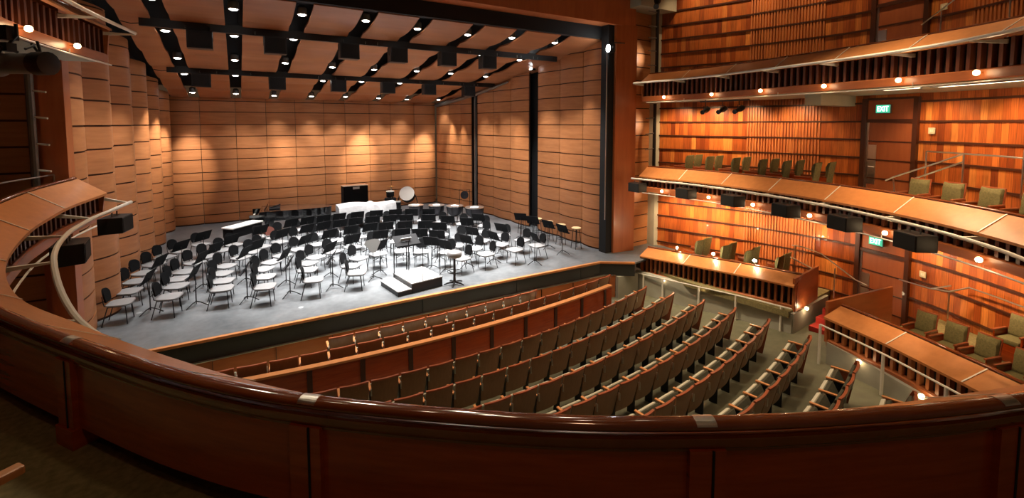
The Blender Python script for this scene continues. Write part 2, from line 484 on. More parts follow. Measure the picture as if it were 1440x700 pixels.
# stage downlights in the slots
DY = [13.05, 15.25, 18.0, 20.25, 23.7]
body_me = M().lathe([(.105, .0), (.118, .02), (.118, .16), (.07, .22)], n=14).mesh('housing', W['greymetal'], True)
ring_me = M().lathe([(.125, -.012), (.125, .006), (.108, .006), (.108, -.012)], n=14).mesh('trim_ring', W['steel'], True)
lens_me = M().lathe([(.0, -.04), (.065, -.034), (.108, -.004), (.108, .004)], n=14).mesh('lens', W['stagelamp'], True)
for si, x in enumerate(SX):
    for ri, y in enumerate(DY):
        if si >= 2 and ri == 0 and si < 3: y2 = y + .1
        yy = y + .12 * sin(si * 1.7 + ri); zz = ceil_z(yy) - .03
        t = thing('stage_downlight', 'round stage downlight, %s from the rear wall in the %s ceiling slot from left' % (ORD[len(DY) - ri], ORD[si + 1]),
                  'light', (x, yy, zz), 0, 'downlights in the stage ceiling slots')
        obj('housing', body_me, t); obj('trim_ring', ring_me, t); obj('lens', lens_me, t)
        cy = max(12.8, min(yy, 22.5))
        spot('stage_spot', (x, yy, zz - .06), (x * .9 + .42 + (.5 if si == 7 else -.5 if si == 0 else 0), cy - .2 if ri < 4 else 24.3, 0), [2000, 2600, 1900, 1300, 330][ri] * [.32, .7, 1.0, 1.45, 1.85, 1.85, 1.3, .55][si], 56 if ri < 4 and 0 < si < 7 else 80, .8, (1, .97, .93), .07)
# lighting battens under the ceiling, with black speaker boxes
def batten(y, z, label, pts):
    t = thing('lighting_batten', label, 'lighting bar', (4.2, y, z))
    m = M(); m.box(-6.15, 6.6, -.06, .06, -.02, .20)
    m.build('truss_bar', W['blackmetal'], t, True)
    m = M()
    for k in range(7): m.tube([(-6.1 + k * 2.05, 0, .15), (-6.1 + k * 2.05, .0, .60)], .01, 5)
    m.build('hanger', W['blackmetal'], t)
    m = M(); rnd = random.Random(3)
    for k in range(26):
        x = -6.5 + k * .5; m.tube([(x, -.04, .05), (x + .2, -.05, .02 - .05 * rnd.random()), (x + .45, -.04, .05)], .012, 5)
    m.build('cable', W['wire'], t)
    m = M()
    for k in range(14):
        x = -6.5 + rnd.random() * 13; M().box(x, x + .03, -.06, .0, .0, .09).build('clamp', W['steel'], t)
def boxspk(loc, label):
    t = thing('ceiling_speaker', label, 'speaker', loc, 0, 'black square boxes on the ceiling battens')
    M().box(-.28, .28, -.18, .18, -.46, 0).build('cabinet', W['blackmetal'], t, bevel=.012)
    M().box(-.24, .24, -.19, -.18, -.42, -.04).build('grille', W['black'], t)
    for sx in (-1, 1): M().cbox((sx * .283, 0, -.095), (.015, .06, .31)).build('bracket', W['blackmetal'], t)
for i, (y, x_list, z) in enumerate([(14.5, [-.72, 1.02, 3.0, 4.5, 6.2, 7.75], 7.02), (19.5, [-.98, 1.4, 3.6, 5.6, 7.45, 9.4], 6.36)]):
    batten(y, z, ['front black lighting batten crossing under the stage ceiling', 'rear black lighting batten crossing under the stage ceiling'][i], 0)
    for k, x in enumerate(x_list):
        boxspk((x, y - .02, z - .03), 'black square speaker box, %s from the left under the %s ceiling batten' % (ORD[k + 1], ['front', 'rear'][i]))

# wall washers tucked into the ceiling edge
WC = (1, .92, .80)
for x, p, d in [(-1.75, 1300, 24), (1.7, 600, 20), (2.3, 600, 20), (5.6, 2000, 24), (9.0, 2000, 22), (7.2, 260, 26), (.5, 300, 26), (3.6, 260, 26)]:
    spot('wall_washer', (min(SX, key=lambda q: abs(q - x)), BY - 2.2, ceil_z(BY - 2.2) - .05), (x, BY - .1, 2.9), p * 1.25, d + 8, 1, WC, .05)
for (y, p, d) in [(12.95, 2600, 26), (19.6, 1000, 24), (17.2, 600, 24), (23.2, 1100, 22), (22.3, 800, 20), (15.3, 420, 26), (14.0, 300, 26)]:
    spot('wall_washer', (9.6, y, ceil_z(y) - .05), (rw(y) - .1, y, 3.0 if y > 13.5 else 3.8), p * 1.25, d + 8, 1, WC, .05)
for (y, p, d) in [(23.4, 1500, 24), (21.3, 1500, 22), (19.2, 1000, 24), (15.8, 300, 26), (13.4, 260, 26)]:
    spot('wall_washer', (-1.52, y, ceil_z(y) - .05), (-2.75, y, 3.0), p * 1.25, d + 8, 1, WC, .05)

# ------------------------------------------------------------------ proscenium
m = M()
m.prism([(11.32, 11.75), (12.2, 11.62), (12.24, 12.1), (11.34, 12.3)], -.0, 8.0)
struct(m.build('wall_right', W['pillar'], bevel=.01))
m = M(); m.box(-4.2, 12.2, 11.7, 12.25, 7.98, 9.0); struct(m.build('ceiling', W['pillar'], bevel=.01))
m = M(); m.box(-4.2, 11.6, 12.22, 12.45, 7.55, 8.0)
struct(m.build('ceiling', W['black']))
m = M(); m.box(11.05, 11.33, 11.85, 12.2, 0, 7.98); struct(m.build('trim_3', W['black']))
m = M(); m.box(-3.15, -2.80, 11.95, 12.36, 0, 7.98); struct(m.build('trim_4', W['pillar']))
m = M(); m.tube([(11.04, 11.9, 1.2), (11.04, 11.9, 7.1)], .018, 8); struct(m.build('trim_5', W['steel'], smooth=True))

def flood(loc, label, aim, p):
    t = thing('flood_light', label, 'light', loc, 0, 'bright white floods by the stage wall gaps')
    M().box(-.1, .1, -.07, .12, -.14, .14).build('housing', W['blackmetal'], t, bevel=.01)
    m = M(); m.lathe([(.0, .0), (.12, .0), (.12, .025), (.0, .035)], (0, -.07, 0), 14, 0, Matrix.Rotation(pi / 2, 4, 'X')); m.build('lens', W['flood'], t)
    m = M(); m.tube([(-.12, .03, 0), (-.12, .03, .2), (.12, .03, .2), (.12, .03, 0)], .012, 6); m.build('yoke', W['blackmetal'], t)
    M().tube([(0, .03, .2), (0, .55, .2)], .02, 6).build('mount_arm', W['blackmetal'], t)
    d = (Vector(aim) - Vector(loc)); t.rotation_euler = (0, 0, atan2(d.y, d.x) + pi / 2)
    spot('flood_spot', Vector(loc) + d.normalized() * .2, aim, p, 60, .6, (.95, 1, 1), .06)
flood((11.02, 11.72, 7.15), 'glaring white flood light beside the tall black gap at the proscenium pillar', (4.5, 13.5, 0), 900)
flood((10.9, 16.35, 7.0), 'glaring white flood light atop the black gap between the right wall towers', (4, 15, 0), 700)

# ================================================================== HOUSE: walls
def poly_resamp(P, step=.35): return resample(catmull([Vector((*p, 0)) for p in P], 8), step)
RW = [(13.55, 11.75), (14.05, 10.4), (14.55, 9.0), (14.85, 7.6), (14.95, 6.2), (14.75, 4.9), (14.3, 3.7), (13.6, 2.5), (12.6, 1.2), (11.2, -.2)]
rwP = poly_resamp(RW, .16)
rwL = [0]
for i in range(1, len(rwP)): rwL.append(rwL[-1] + (rwP[i] - rwP[i - 1]).length)
LED = [4.65 + .5 * (k - 12) for k in range(24)]
def wall_at(s):
    j = 0
    while j < len(rwP) - 2 and rwL[j + 1] < s: j += 1
    t = (s - rwL[j]) / (rwL[j + 1] - rwL[j]); p = rwP[j].lerp(rwP[j + 1], t); d = (rwP[j + 1] - rwP[j]).normalized()
    return p, d, Vector((d.y, -d.x, 0))     # normal towards the hall (-X side)
def wall_s(px, py):
    return min(range(len(rwP)), key=lambda i: (rwP[i].x - px) ** 2 + (rwP[i].y - py) ** 2)
def house_wall():
    m = M()
    n = len(rwP); vs = []; fs = []; uvs = []
    for i, p in enumerate(rwP):
        vs += [(p.x, p.y, -1.3), (p.x, p.y, 10.2), (p.x + .1, p.y + .1, 10.2), (p.x + .1, p.y + .1, -1.3)]
    for i in range(n - 1):
        o = 4 * i
        for j in range(4): fs.append((o + j, o + (j + 1) % 4, o + 4 + (j + 1) % 4, o + 4 + j))
    m.add(vs, fs, 0)
    # ledges
    for z in LED:
        m.sweep([(p.x, p.y, z, nn.x, nn.y) for p, nn in [(wall_at(s)[0], wall_at(s)[2]) for s in [rwL[-1] * k / 60 for k in range(61)]]],
                [(-.02, -.028), (.04, -.028), (.04, .022), (-.02, .022)], 1)
    # ribbed zones
    for (sa, sb, za, zb) in RIBS:
        k = 0; s = sa
        while s < sb:
            p, d, nn = wall_at(s)
            for z in LED:
                z0, z1 = z + .025, z + .475
                if z0 < za or z1 > zb: continue
                a = p + nn * .03 - d * .022; b = p + nn * .03 + d * .022; c = p - nn * .01 + d * .022; e = p - nn * .01 - d * .022
                m.hexa([(q.x, q.y, z0) for q in (a, b, c, e)] + [(q.x, q.y, z1) for q in (a, b, c, e)], 2)
            s += .085
    me = m.mesh('wall_house_right', [W['planks'], W['ledge'], W['rib']])
    uvl = me.uv_layers.new(name='UVMap')
    # board coordinate = running length, course coordinate = height
    cache = {}
    for lp in me.loops:
        v = me.vertices[lp.vertex_index].co
        key = lp.vertex_index
        if key not in cache:
            i = min(range(0, n), key=lambda i: (rwP[i].x - v.x) ** 2 + (rwP[i].y - v.y) ** 2)
            cache[key] = (rwL[i], v.z - 4.65 + 10)
        uvl.data[lp.index].uv = cache[key]
    return struct(obj('wall_house_right', me))
S_ = lambda x, y: rwL[wall_s(x, y)]
RIBS = [(S_(14.55, 8.9), S_(14.9, 6.9), -1.2, 10), (S_(14.2, 3.5), S_(13.0, 1.7), 6.4, 10)]
house_wall()

# doors in the right wall, one per level
def wdoor(n, s0, s1, z0, h, sign):
    p0, d0, n0 = wall_at(s0); p1, d1, n1 = wall_at(s1)
    c = (p0 + p1) / 2; d = (p1 - p0); wdt = d.length; rz = atan2(d.y, d.x)
    nn = Vector((d.y, -d.x, 0)).normalized()
    root = obj('door_%d' % n, None); root.location = (c.x + nn.x * .05, c.y + nn.y * .05, z0); root.rotation_euler = (0, 0, rz); struct(root)
    # local: x along the wall (towards the camera), -y... normal towards the hall is -y side
    hw = wdt / 2
    m = M(); m.box(-hw - .12, -hw, -.09, .12, 0, h + .65); m.box(hw, hw + .1, -.07, .12, 0, h + .65); m.box(-hw, hw, -.07, .12, h, h + .09); m.box(-hw, hw, -.07, .12, h + .6, h + .66)
    m.build('door_frame', W['ledge'], root)
    m = M(); m.box(-hw + .05, hw, -.02, .06, 0, h, 0)
    for k in range(1, 4): m.box(-hw + .05, hw, -.035, -.02, h - .5 * k - .02, h - .5 * k + .015, 1)
    m.build('door_leaf', [W['door'], W['ledge']], root)
    M().box(-hw, -hw + .05, -.04, .06, 0, h).build('hinge_strip', W['steel'], root)
    M().box(-hw + .06, -hw + .26, -.034, -.02, .55, h - .6).build('push_plate', W['steel'], root)
    m = M(); m.tube([(-hw + .12, -.035, 1.02), (-hw + .12, -.09, 1.02), (-hw + .26, -.09, 1.02)], .014, 8); m.build('door_handle', W['steel'], root, True)
    M().box(-hw, hw, -.02, .06, h + .09, h + .6).build('transom_panel', W['door'], root)
    if sign:
        exit_sign(c + nn * .16 + Vector((0, 0, z0 + h + .36)) + d.normalized() * (-.12), rz, sign)
    return root
def text_mesh(txt, size, mat, name):
    cu = bpy.data.curves.new('text', 'FONT'); cu.body = txt; cu.size = size; cu.extrude = .004; cu.align_x = 'CENTER'; cu.align_y = 'CENTER'
    o = bpy.data.objects.new('text', cu); COL.objects.link(o)
    dg = bpy.context.evaluated_depsgraph_get(); dg.update()
    me = bpy.data.meshes.new_from_object(o.evaluated_get(dg)); bpy.data.objects.remove(o)
    me.name = name; me.materials.clear(); me.materials.append(mat)
    for p in me.polygons: p.material_index = 0
    return me
def exit_sign(loc, rz, label):
    t = thing('exit_sign', label, 'exit sign', loc, rz, 'lit green exit signs')
    M().box(-.18, .18, 0, .06, -.115, .115).build('housing', W['greymetal'], t, bevel=.008)
    M().box(-.17, .17, -.012, 0, -.105, .105).build('sign_panel', W['exitgreen'], t)
    o = obj('lettering', text_mesh('EXIT', .2, W['exitwhite'], 'lettering'), t)
    o.location = (0, -.02, -.005); o.rotation_euler = (pi / 2, 0, 0); o.scale = (.68, 1.0, 1)
sD0, sD1 = S_(14.9, 5.75) + .12, S_(14.55, 4.55) - .05
wdoor(1, sD0, sD1, 2.40, 2.22, 'lit green exit sign over the door on the middle balcony level')
wdoor(2, sD0 + .0, sD1 + .0, -1.15, 2.22, 'lit green exit sign over the door on the box level below')
wdoor(3, sD0 + .1, sD1 + .1, 5.72, 1.95, None)
def wplate(s, z, label):
    p, d, nn = wall_at(s)
    t = thing('wall_plate', label, 'switch plate', (p.x + nn.x * .05, p.y + nn.y * .05, z), atan2(d.y, d.x), 'square wall plates beside the doors')
    M().box(-.075, .075, -.012, .01, -.075, .075).build('cover_plate', W['plate'], t, bevel=.004)
    m = M(); m.box(-.03, -.008, -.02, -.01, -.03, .03); m.box(.008, .03, -.02, -.01, -.03, .03); m.build('rocker', W['ivory'], t)
wplate(sD1 + .42, 4.42, 'pale square wall plate right of the middle level door')
wplate(sD1 + .42, .86, 'pale square wall plate right of the lower level door')
wplate(sD1 + .52, 7.35, 'pale square wall plate right of the top level door')

# side wall between the proscenium pillar and the house wall (both sides)
def sidewall(name, a, b, z0, z1, nsign):
    a = Vector((*a, 0)); b = Vector((*b, 0)); d = (b - a).normalized(); nn = Vector((-d.y, d.x, 0)) * nsign
    m = M()
    for k, z in enumerate(LED):
        zz0 = max(z + .02, z0); zz1 = min(z + .48, z1)
        if zz1 <= zz0: continue
        c = [a, b, b - nn * .04, a - nn * .04]
        m.hexa([(q.x, q.y, zz0) for q in c] + [(q.x, q.y, zz1) for q in c], 0)
    c = [a - nn * .03, b - nn * .03, b - nn * .1, a - nn * .1]
    m.hexa([(q.x, q.y, z0) for q in c] + [(q.x, q.y, z1) for q in c], 1)
    return struct(m.build(name, [W['shell'], W['shell_back']]))
sidewall('wall_side_right', (12.2, 11.95), (13.4, 12.05), -.1, 8.6, -1)
sidewall('wall_side_left', (-6.0, 12.3), (-3.25, 12.2), -1.2, 9.0, -1)
m = M(); m.box(-3.28, -2.86, 12.12, 12.3, -1, 8.6); struct(m.build('wall_side_left', W['pillar']))
# grey corner column
m = M(); m.box(13.36, 13.6, 11.72, 12.1, -.1, 9.2); struct(m.build('trim_6', W['plaster'], bevel=.01))
m = M(); m.box(-7, 16, -3, 12.2, 10.1, 10.3); m.box(11.9, 13.7, 11.2, 12.2, 8.6, 9.2); struct(m.build('ceiling', W['plaster']))
# left house wall and rear-of-hall wall
m = M(); m.box(-5.4, -5.25, -3, 12.3, -1.3, 10.2); struct(m.build('wall_house_left', W['pillar']))

# ================================================================== HOUSE FLOORS
def house_floor():
    m = M()
    xs = [(-3.4, 13.9)]
    ys = [(11.3, FL), (9.3, FL), (8.9, FL + .03), (3.0, FL + .50), (0.5, FL + .8)]
    vs = []; fs = []
    for y, z in ys:
        for x in (-3.6, 15.2): vs += [(x, y, z), (x, y, z - .2)]
    for i in range(len(ys) - 1):
        o = 4 * i
        fs += [(o, o + 2, o + 6, o + 4), (o + 1, o + 5, o + 7, o + 3), (o, o + 4, o + 5, o + 1), (o + 2, o + 3, o + 7, o + 6)]
    fs += [(0, 1, 3, 2), (16, 18, 19, 17)]
    m.add(vs, fs); return struct(m.build('floor', W['floorhouse']))
house_floor()
def floor_z(y):
    T = [(12, FL), (9.3, FL), (8.9, FL + .03), (3.0, FL + .50), (0.5, FL + .8)]
    for (y0, z0), (y1, z1) in zip(T, T[1:]):
        if y <= y0 and y >= y1: return z0 + (z1 - z0) * (y0 - y) / (y0 - y1)
    return FL

# ================================================================== BALCONIES
MID = [(-2.72, 12.0, 3.56), (-2.96, 10.7, 3.52), (-3.02, 9.8, 3.48), (-3.0, 8.8, 3.44), (-2.78, 7.3, 3.36), (-2.3, 5.95, 3.28), (-1.62, 4.98, 3.20),
       (-1.03, 4.21, 3.14), (-.35, 3.29, 3.14), (.27, 2.62, 3.14), (1.15, 1.90, 3.14), (1.87, 1.43, 3.14), (2.67, 1.01, 3.14), (3.64, .60, 3.14),
       (5.0, .16, 3.14), (6.5, -.02, 3.14), (8.0, .12, 3.13), (9.3, .62, 3.12), (10.3, 1.45, 3.14), (11.1, 2.7, 3.17), (11.75, 4.3, 3.19), (12.3, 6.3, 3.18), (12.65, 8.8, 3.14), (12.5, 11.3, 3.1)]
UPR = [(10.3, 1.45, 6.33), (11.1, 2.7, 6.33), (11.75, 4.3, 6.34), (12.3, 6.3, 6.36), (12.65, 8.8, 6.36), (12.5, 11.3, 6.36)]
UPR = [(5.0, .16, 6.45), (6.5, -.02, 6.45), (8.0, .12, 6.33), (9.3, .62, 6.33)] + UPR
UPL = [(-2.5, 12.0, 6.80), (-2.75, 10.8, 6.82), (-2.92, 9.8, 6.84), (-3.0, 8.8, 6.86), (-2.78, 7.3, 6.86), (-2.3, 5.95, 6.86), (-1.62, 4.98, 6.86)]
BX1 = [(12.92, 6.25, .52), (12.78, 7.2, .50), (12.62, 8.4, .46), (12.36, 9.7, .40), (12.1, 10.9, .36)]
BX1 = [(12.92, 6.25, .56), (12.75, 7.4, .52), (12.5, 8.8, .45), (12.15, 10.9, .33)]
BX2 = [(9.98, .9, .58), (10.4, 1.7, .56), (10.82, 2.55, .54), (11.27, 3.55, .52), (11.66, 4.75, .50)]

def LEFTDROP(x, y, gap):
    if not gap or x > 3: return 0
    return .42 * min(1, max(0, (7.2 - y) / 2.2)) + .15 * min(1, max(0, (y - 8) / 3))
def balcony(name, label, P, shelf_drop=.30, shelf_w=.48, tube=True, tube_u=.86, tube_dz=-.40, panel=True, slat_step=.17, strut_step=1.9, bottom=-1.0, tube_strut=True, low_pipe=True, gap=None):
    """one balcony front: parapet panel, rounded rail, sloping shelf, slatted front, fascia band, satin tube rail on struts"""
    C = catmull(P, 10); R = resample(C, .12); F = frames(R)
    t = thing(name, label, 'balcony front', tuple(R[0]))
    org = Vector(R[0])
    F = [(f[0] - org.x, f[1] - org.y, f[2] - org.z, f[3], f[4]) for f in F]
    if panel:
        m = M(); m.sweep(F, [(-.05, -.08), (.0, -.08), (.0, -.60), (-.05, -.60)]); m.build('parapet_panel', W['maho'], t, True)
        m = M(); m.sweep(F, [(-.075, -.075), (-.05, -.075), (-.05, -.125), (-.068, -.13), (-.075, -.115)]); m.build('moulding', W['rail'], t, True, 60)
        m = M(); m.sweep(F, [(-.06, -.125), (-.05, -.125), (-.05, -.15), (-.06, -.148)]); m.build('moulding', W['rail'], t, True, 60)
    n = 10
    sec = [(-.024 + .046 * cos(2 * pi * k / n), -.03 + .03 * sin(2 * pi * k / n)) for k in range(n)]
    m = M(); m.sweep(F, sec); m.build('top_rail', W['rail'], t, True, 60)
    a0, z0 = .035, -.045
    m = M(); m.sweep(F, [(a0, z0), (shelf_w, z0 - shelf_drop), (shelf_w, z0 - shelf_drop - .045), (a0, z0 - .05)]); m.build('shelf', W['shelf'], t, True, 20)
    sd = z0 - shelf_drop - .04
    m = M(); m.sweep(F, [(.22, sd + .02), (.25, sd + .02), (.25, bottom), (.22, bottom)]); m.build('dark_backing', W['black'], t, True)
    m = M(); S2 = frames(resample([Vector(off(f, .30)) for f in F], slat_step))
    for f in S2:
        d = Vector((f[4], -f[3], 0)); nn = Vector((f[3], f[4], 0)); p = Vector((f[0], f[1], 0)); hw = .03
        q = [p - d * hw - nn * .05, p + d * hw - nn * .05, p + d * hw + nn * .045, p - d * hw + nn * .045]
        m.hexa([(v.x, v.y, f[2] + bottom + .1) for v in q] + [(v.x, v.y, f[2] + sd + .01) for v in q])
    m.build('slat_front', W['slatlit' if name == 'theatre_box' else 'slat'], t)
    m = M(); m.sweep(F, [(.24, bottom), (.39, bottom), (.39, bottom + .15), (.36, bottom + .17), (.24, bottom + .17)]); m.build('fascia_band', W['fascia'], t, True, 30)
    # thin steel joint strips across the shelf
    st = frames(resample([Vector(off(f, 0)) for f in F], strut_step))
    for f in st[1:-1] if len(st) > 2 else st:
        d = Vector((f[4], -f[3], 0)) * .012
        a = off(f, .04, -.038); b = off(f, shelf_w, z0 - shelf_drop + .008)
        q = [a - d, a + d, b + d, b - d]
        m = M(); m.hexa([(v.x, v.y, v.z) for v in q] + [(v.x, v.y, v.z + .006) for v in q]); m.build('joint_strip', W['tube'], t)
    if tube:
        hid = lambda f: gap is not None and gap[0] < f[0] + org.x < gap[1] and f[1] + org.y < gap[2]
        runs = [[]]
        for f in F:
            if hid(f):
                if runs[-1]: runs.append([])
            else: runs[-1].append(off(f, tube_u, tube_dz - LEFTDROP(f[0] + org.x, f[1] + org.y, gap)))
        for T in runs:
            if len(T) > 2: m = M(); m.tube(T[:-1:2] + [T[-1]], .032 if name == 'balcony' else .02, 8); m.build('tube_rail', W['tube'], t, True)
        if tube_strut:
            for f in st[0:] if len(st) > 2 else st:
                if hid(f): continue
                d = Vector((f[4], -f[3], 0)) * .022
                a = off(f, .30, sd - .02); b = off(f, tube_u, tube_dz - .02 - LEFTDROP(f[0] + org.x, f[1] + org.y, gap))
                q = [a - d, a + d, b + d, b - d]
                m = M(); m.hexa([(v.x, v.y, v.z - .07) for v in q[:2]] + [(v.x, v.y, v.z - .02) for v in q[2:]] + [(v.x, v.y, v.z) for v in q])
                m.build('strut', W['tube'], t)
    if low_pipe:
        T = [off(f, .44, bottom - .05) for f in F][::3]
        m = M(); m.tube(T, .016, 6)
        for k in range(4, len(T), 9): m.tube([T[k], T[k] + Vector((0, 0, .08))], .01, 5)
        m.build('conduit', W['tube'], t, True)
    # end cap
    for f in (F[0], F[-1]):
        d = Vector((f[4], -f[3], 0)) * .018
        q0 = [off(f, u, w_) for u, w_ in [(-.03, -.06), (shelf_w - .04, sd + .01), (.38, bottom + .02), (-.03, bottom + .02)]]
        m = M(); m.hexa([(v + d)[:] for v in q0] + [(v - d)[:] for v in q0]); m.build('end_panel', W['fascia'], t)
    return t, [(f[0] + org.x, f[1] + org.y, f[2] + org.z, f[3], f[4]) for f in F]

midT, MF = balcony('balcony', 'dark polished mahogany parapet curving through the foreground and round both sides', MID, strut_step=1.6, gap=(-1.2, 9.6, 4.8), bottom=-.87)
uprT, UF = balcony('balcony', 'upper right wooden balcony front with white tube rail near the top edge', UPR, strut_step=1.6, panel=False)
uplT, LF = balcony('balcony', 'upper left wooden balcony front at the top left corner', UPL, strut_step=1.6, panel=False)
b1T, B1F = balcony('theatre_box', 'brightly lit wooden box front beside the stage, slatted with a cream-lit shelf', BX1, shelf_drop=.2, shelf_w=.5, bottom=-.98, tube_u=.62, tube_dz=-.82, strut_step=1.6, panel=False, tube_strut=False, low_pipe=False)
b2T, B2F = balcony('theatre_box', 'curved wooden box front with orange shelf at lower right near the foreground parapet', BX2, shelf_drop=.2, shelf_w=.5, bottom=-.95, tube_u=.58, tube_dz=-.42, strut_step=1.3, panel=False, tube_strut=False, low_pipe=False)

# parapet pilasters, feet and rail plates of the foreground balcony
def mf_at(px, py): return min(MF, key=lambda f: (f[0] - px) ** 2 + (f[1] - py) ** 2)
o0 = Vector(midT.location)
for (px, py) in [(-1.0, 4.17), (.29, 2.6), (1.9, 1.41), (3.45, .68)]:
    f = mf_at(px, py); d = Vector((f[4], -f[3], 0)); nn = Vector((f[3], f[4], 0)); p = Vector((f[0], f[1], f[2])) - o0
    q = [p - d * .09 - nn * .085, p + d * .09 - nn * .085, p + d * .09 - nn * .02, p - d * .09 - nn * .02]
    m = M(); m.hexa([(v.x, v.y, v.z - .62) for v in q] + [(v.x, v.y, v.z - .13) for v in q])
    q = [p + d * .02 - nn * .09, p + d * .032 - nn * .09, p + d * .032 - nn * .08, p + d * .02 - nn * .08]
    m.hexa([(v.x, v.y, v.z - .62) for v in q] + [(v.x, v.y, v.z - .13) for v in q], 1)
    m.build('pilaster', [W['maho'], W['black']], midT)
    q = [p - d * .10 - nn * .10, p + d * .10 - nn * .10, p + d * .10 + nn * .05, p - d * .10 + nn * .05]
    m = M(); m.hexa([(v.x, v.y, v.z - .74) for v in q] + [(v.x, v.y, v.z - .60) for v in q]); m.build('foot_block', W['maho'], midT)
    m = M()
    for k in range(6):
        pass
    sec = [(-.024 + .048 * cos(a), -.03 + .032 * sin(a)) for a in [radians(20 + 14 * j) for j in range(11)]]
    fr2 = [(p.x - d.x * .05, p.y - d.y * .05, p.z, nn.x, nn.y), (p.x + d.x * .05, p.y + d.y * .05, p.z, nn.x, nn.y)]
    m.sweep(fr2, sec + [(-.024, -.03)]); m.build('rail_plate', W['steel'], midT)

# balcony slabs (floor + soffit)
def slab(F, depth, z_top, z_bot, mats, ramp=0):
    m = M(); m.sweep(F, [(.24, z_bot), (.24, z_top), (-.06, z_top), (-depth, z_top + ramp), (-depth, z_bot)])
    return struct(m.build('floor', mats))
iL = [i for i, f in enumerate(MF) if f[0] < .1 and f[1] > 3]; 
nR = min(range(len(MF)), key=lambda i: (MF[i][0] - 9.3) ** 2 + (MF[i][1] - .62) ** 2)
slab(MF[nR:], 2.6, -.70, -.87, W['plaster'])
slab(UF, 2.6, -.70, -1.0, W['plaster'])
slab(LF, 2.6, -.70, -1.0, W['plaster'])
nL = min(range(len(MF)), key=lambda i: (MF[i][0] + 2.3) ** 2 + (MF[i][1] - 5.95) ** 2)
slab(MF[:nL + 1], 2.6, -.72, -.87, W['plaster'])
# foreground balcony floor with carpet, and the slab edge under the parapet
m = M(); m.sweep(MF[nL:nR + 1], [(.24, -1.0), (.24, -.80), (.02, -.80), (.02, -.735), (-1.6, -.735), (-1.6, -.55), (-2.4, -.55), (-2.4, -1.0)])
struct(m.build('floor', W['carpet']))

m = M(); m.box(13.0, 15.0, 6.0, 6.4, 5.08, 5.38); struct(m.build('ceiling', W['plaster'], bevel=.01))
# ------------------------------------------------------------------ box bases, decks and ends
def wallstrip(P, z0, z1, th, mat, name='wall_box'):
    f = frames([Vector((*p, 0)) for p in P]); m = M(); m.sweep(f, [(0, z0), (0, z1), (-th, z1), (-th, z0)]); return struct(m.build(name, mat))
wallstrip([(12.32, 6.15), (12.22, 7.3), (12.0, 8.8), (11.55, 10.9)], -1.4, -.44, .15, W['concrete'], 'wall_box_side')
wallstrip([(14.6, 6.3), (13.4, 6.2), (12.35, 6.12)], -1.4, -.40, .12, W['concrete'], 'wall_box_side')
wallstrip([(10.62, 10.88), (11.5, 10.85)], -1.25, -.46, .12, W['concrete'], 'wall_box_side')
m = M(); m.prism([(12.25, 6.2), (14.9, 6.4), (14.6, 9), (14.0, 10.6), (13.5, 11.7), (12.0, 11.3), (11.9, 9)], -.5, -.34); struct(m.build('floor', W['carpet']))
wallstrip([(9.6, 1.0), (10.05, 1.95), (10.4, 2.75), (10.85, 3.75), (11.25, 4.85)], -1.4, -.33, .15, W['concrete'], 'wall_box_near')
m = M(); m.prism([(9.75, .8), (10.2, 1.8), (11.0, 3.7), (11.4, 4.9), (14.6, 4.2), (14.0, 2.8), (12.4, .8), (11.2, -.3)], -.5, -.38); struct(m.build('floor', W['carpet']))
m = M(); m.prism([(11.2, .8), (11.75, 2.2), (12.35, 3.9), (14.4, 3.9), (13.6, 2.4), (12.4, .9)], -.38, -.10); struct(m.build('floor', W['carpet']))
# box 1 wooden end wall, box 2 wooden end wall
def endwall(root, a, b, z0a, z0b, za, zb, name='end_panel'):
    a = Vector((*a, 0)) - Vector(root.location); b = Vector((*b, 0)) - Vector(root.location); d = (b - a).normalized(); nn = Vector((-d.y, d.x, 0)) * .03
    L = Vector((0, 0, root.location.z))
    m = M(); q = [a - nn, b - nn, b + nn, a + nn]
    m.hexa([(q[0].x, q[0].y, z0a - L.z), (q[1].x, q[1].y, z0b - L.z), (q[2].x, q[2].y, z0b - L.z), (q[3].x, q[3].y, z0a - L.z),
            (q[0].x, q[0].y, za - L.z), (q[1].x, q[1].y, zb - L.z), (q[2].x, q[2].y, zb - L.z), (q[3].x, q[3].y, za - L.z)])
    m.build(name, W['fascia'], root)
endwall(b1T, (12.5, 6.22), (14.0, 6.35), -.42, -.42, .50, .56, 'side_panel')
endwall(b2T, (11.35, 4.92), (13.6, 4.5), -.38, -.38, .56, .62, 'side_panel')
# red-coloured steps between the boxes
m = M()
for k in range(3): m.box(12.9 + .35 * k, 14.7, 5.0, 6.0, -1.0, -.78 + .16 * k)
struct(m.build('floor', W['redstep']))

# ================================================================== BALCONY LAMPS
globe_me = M().lathe([(.012, -.045), (.035, -.036), (.048, -.01), (.046, .015), (.03, .038), (.012, .045)], n=12).mesh('globe', W['lamp'], True, 80)
cup_me = M().lathe([(.05, .0), (.05, .02), (.03, .045), (.012, .05)], n=12).mesh('lamp_cup', W['brass'], True)
def globe(loc, label, p, nrm):
    t = thing('globe_lamp', label, 'lamp', loc, 0, 'small lit globes along the balcony fascias')
    obj('globe', globe_me, t)
    M().tube([(0, 0, 0), (-nrm[0] * .104, -nrm[1] * .104, .0)], .012, 6).build('stem', W['brass'], t)
    l = point('globe_glow', (loc[0] + nrm[0] * .075, loc[1] + nrm[1] * .075, loc[2]), p)
def lamps(F, spots, dz, u, where, p):
    for k, (px, py) in enumerate(spots):
        f = min(F, key=lambda f: (f[0] - px) ** 2 + (f[1] - py) ** 2)
        globe(tuple(off(f, u, dz)), 'small lit globe lamp, %s from the stage along %s' % (ORD[k + 1], where), p, (f[3], f[4]))
lamps(MF, [(12.5, 10.3), (12.65, 8.6), (12.45, 7.0), (12.05, 5.4), (11.5, 3.6), (10.7, 2.0)], -.775, .50, 'the middle right balcony', 1.2)
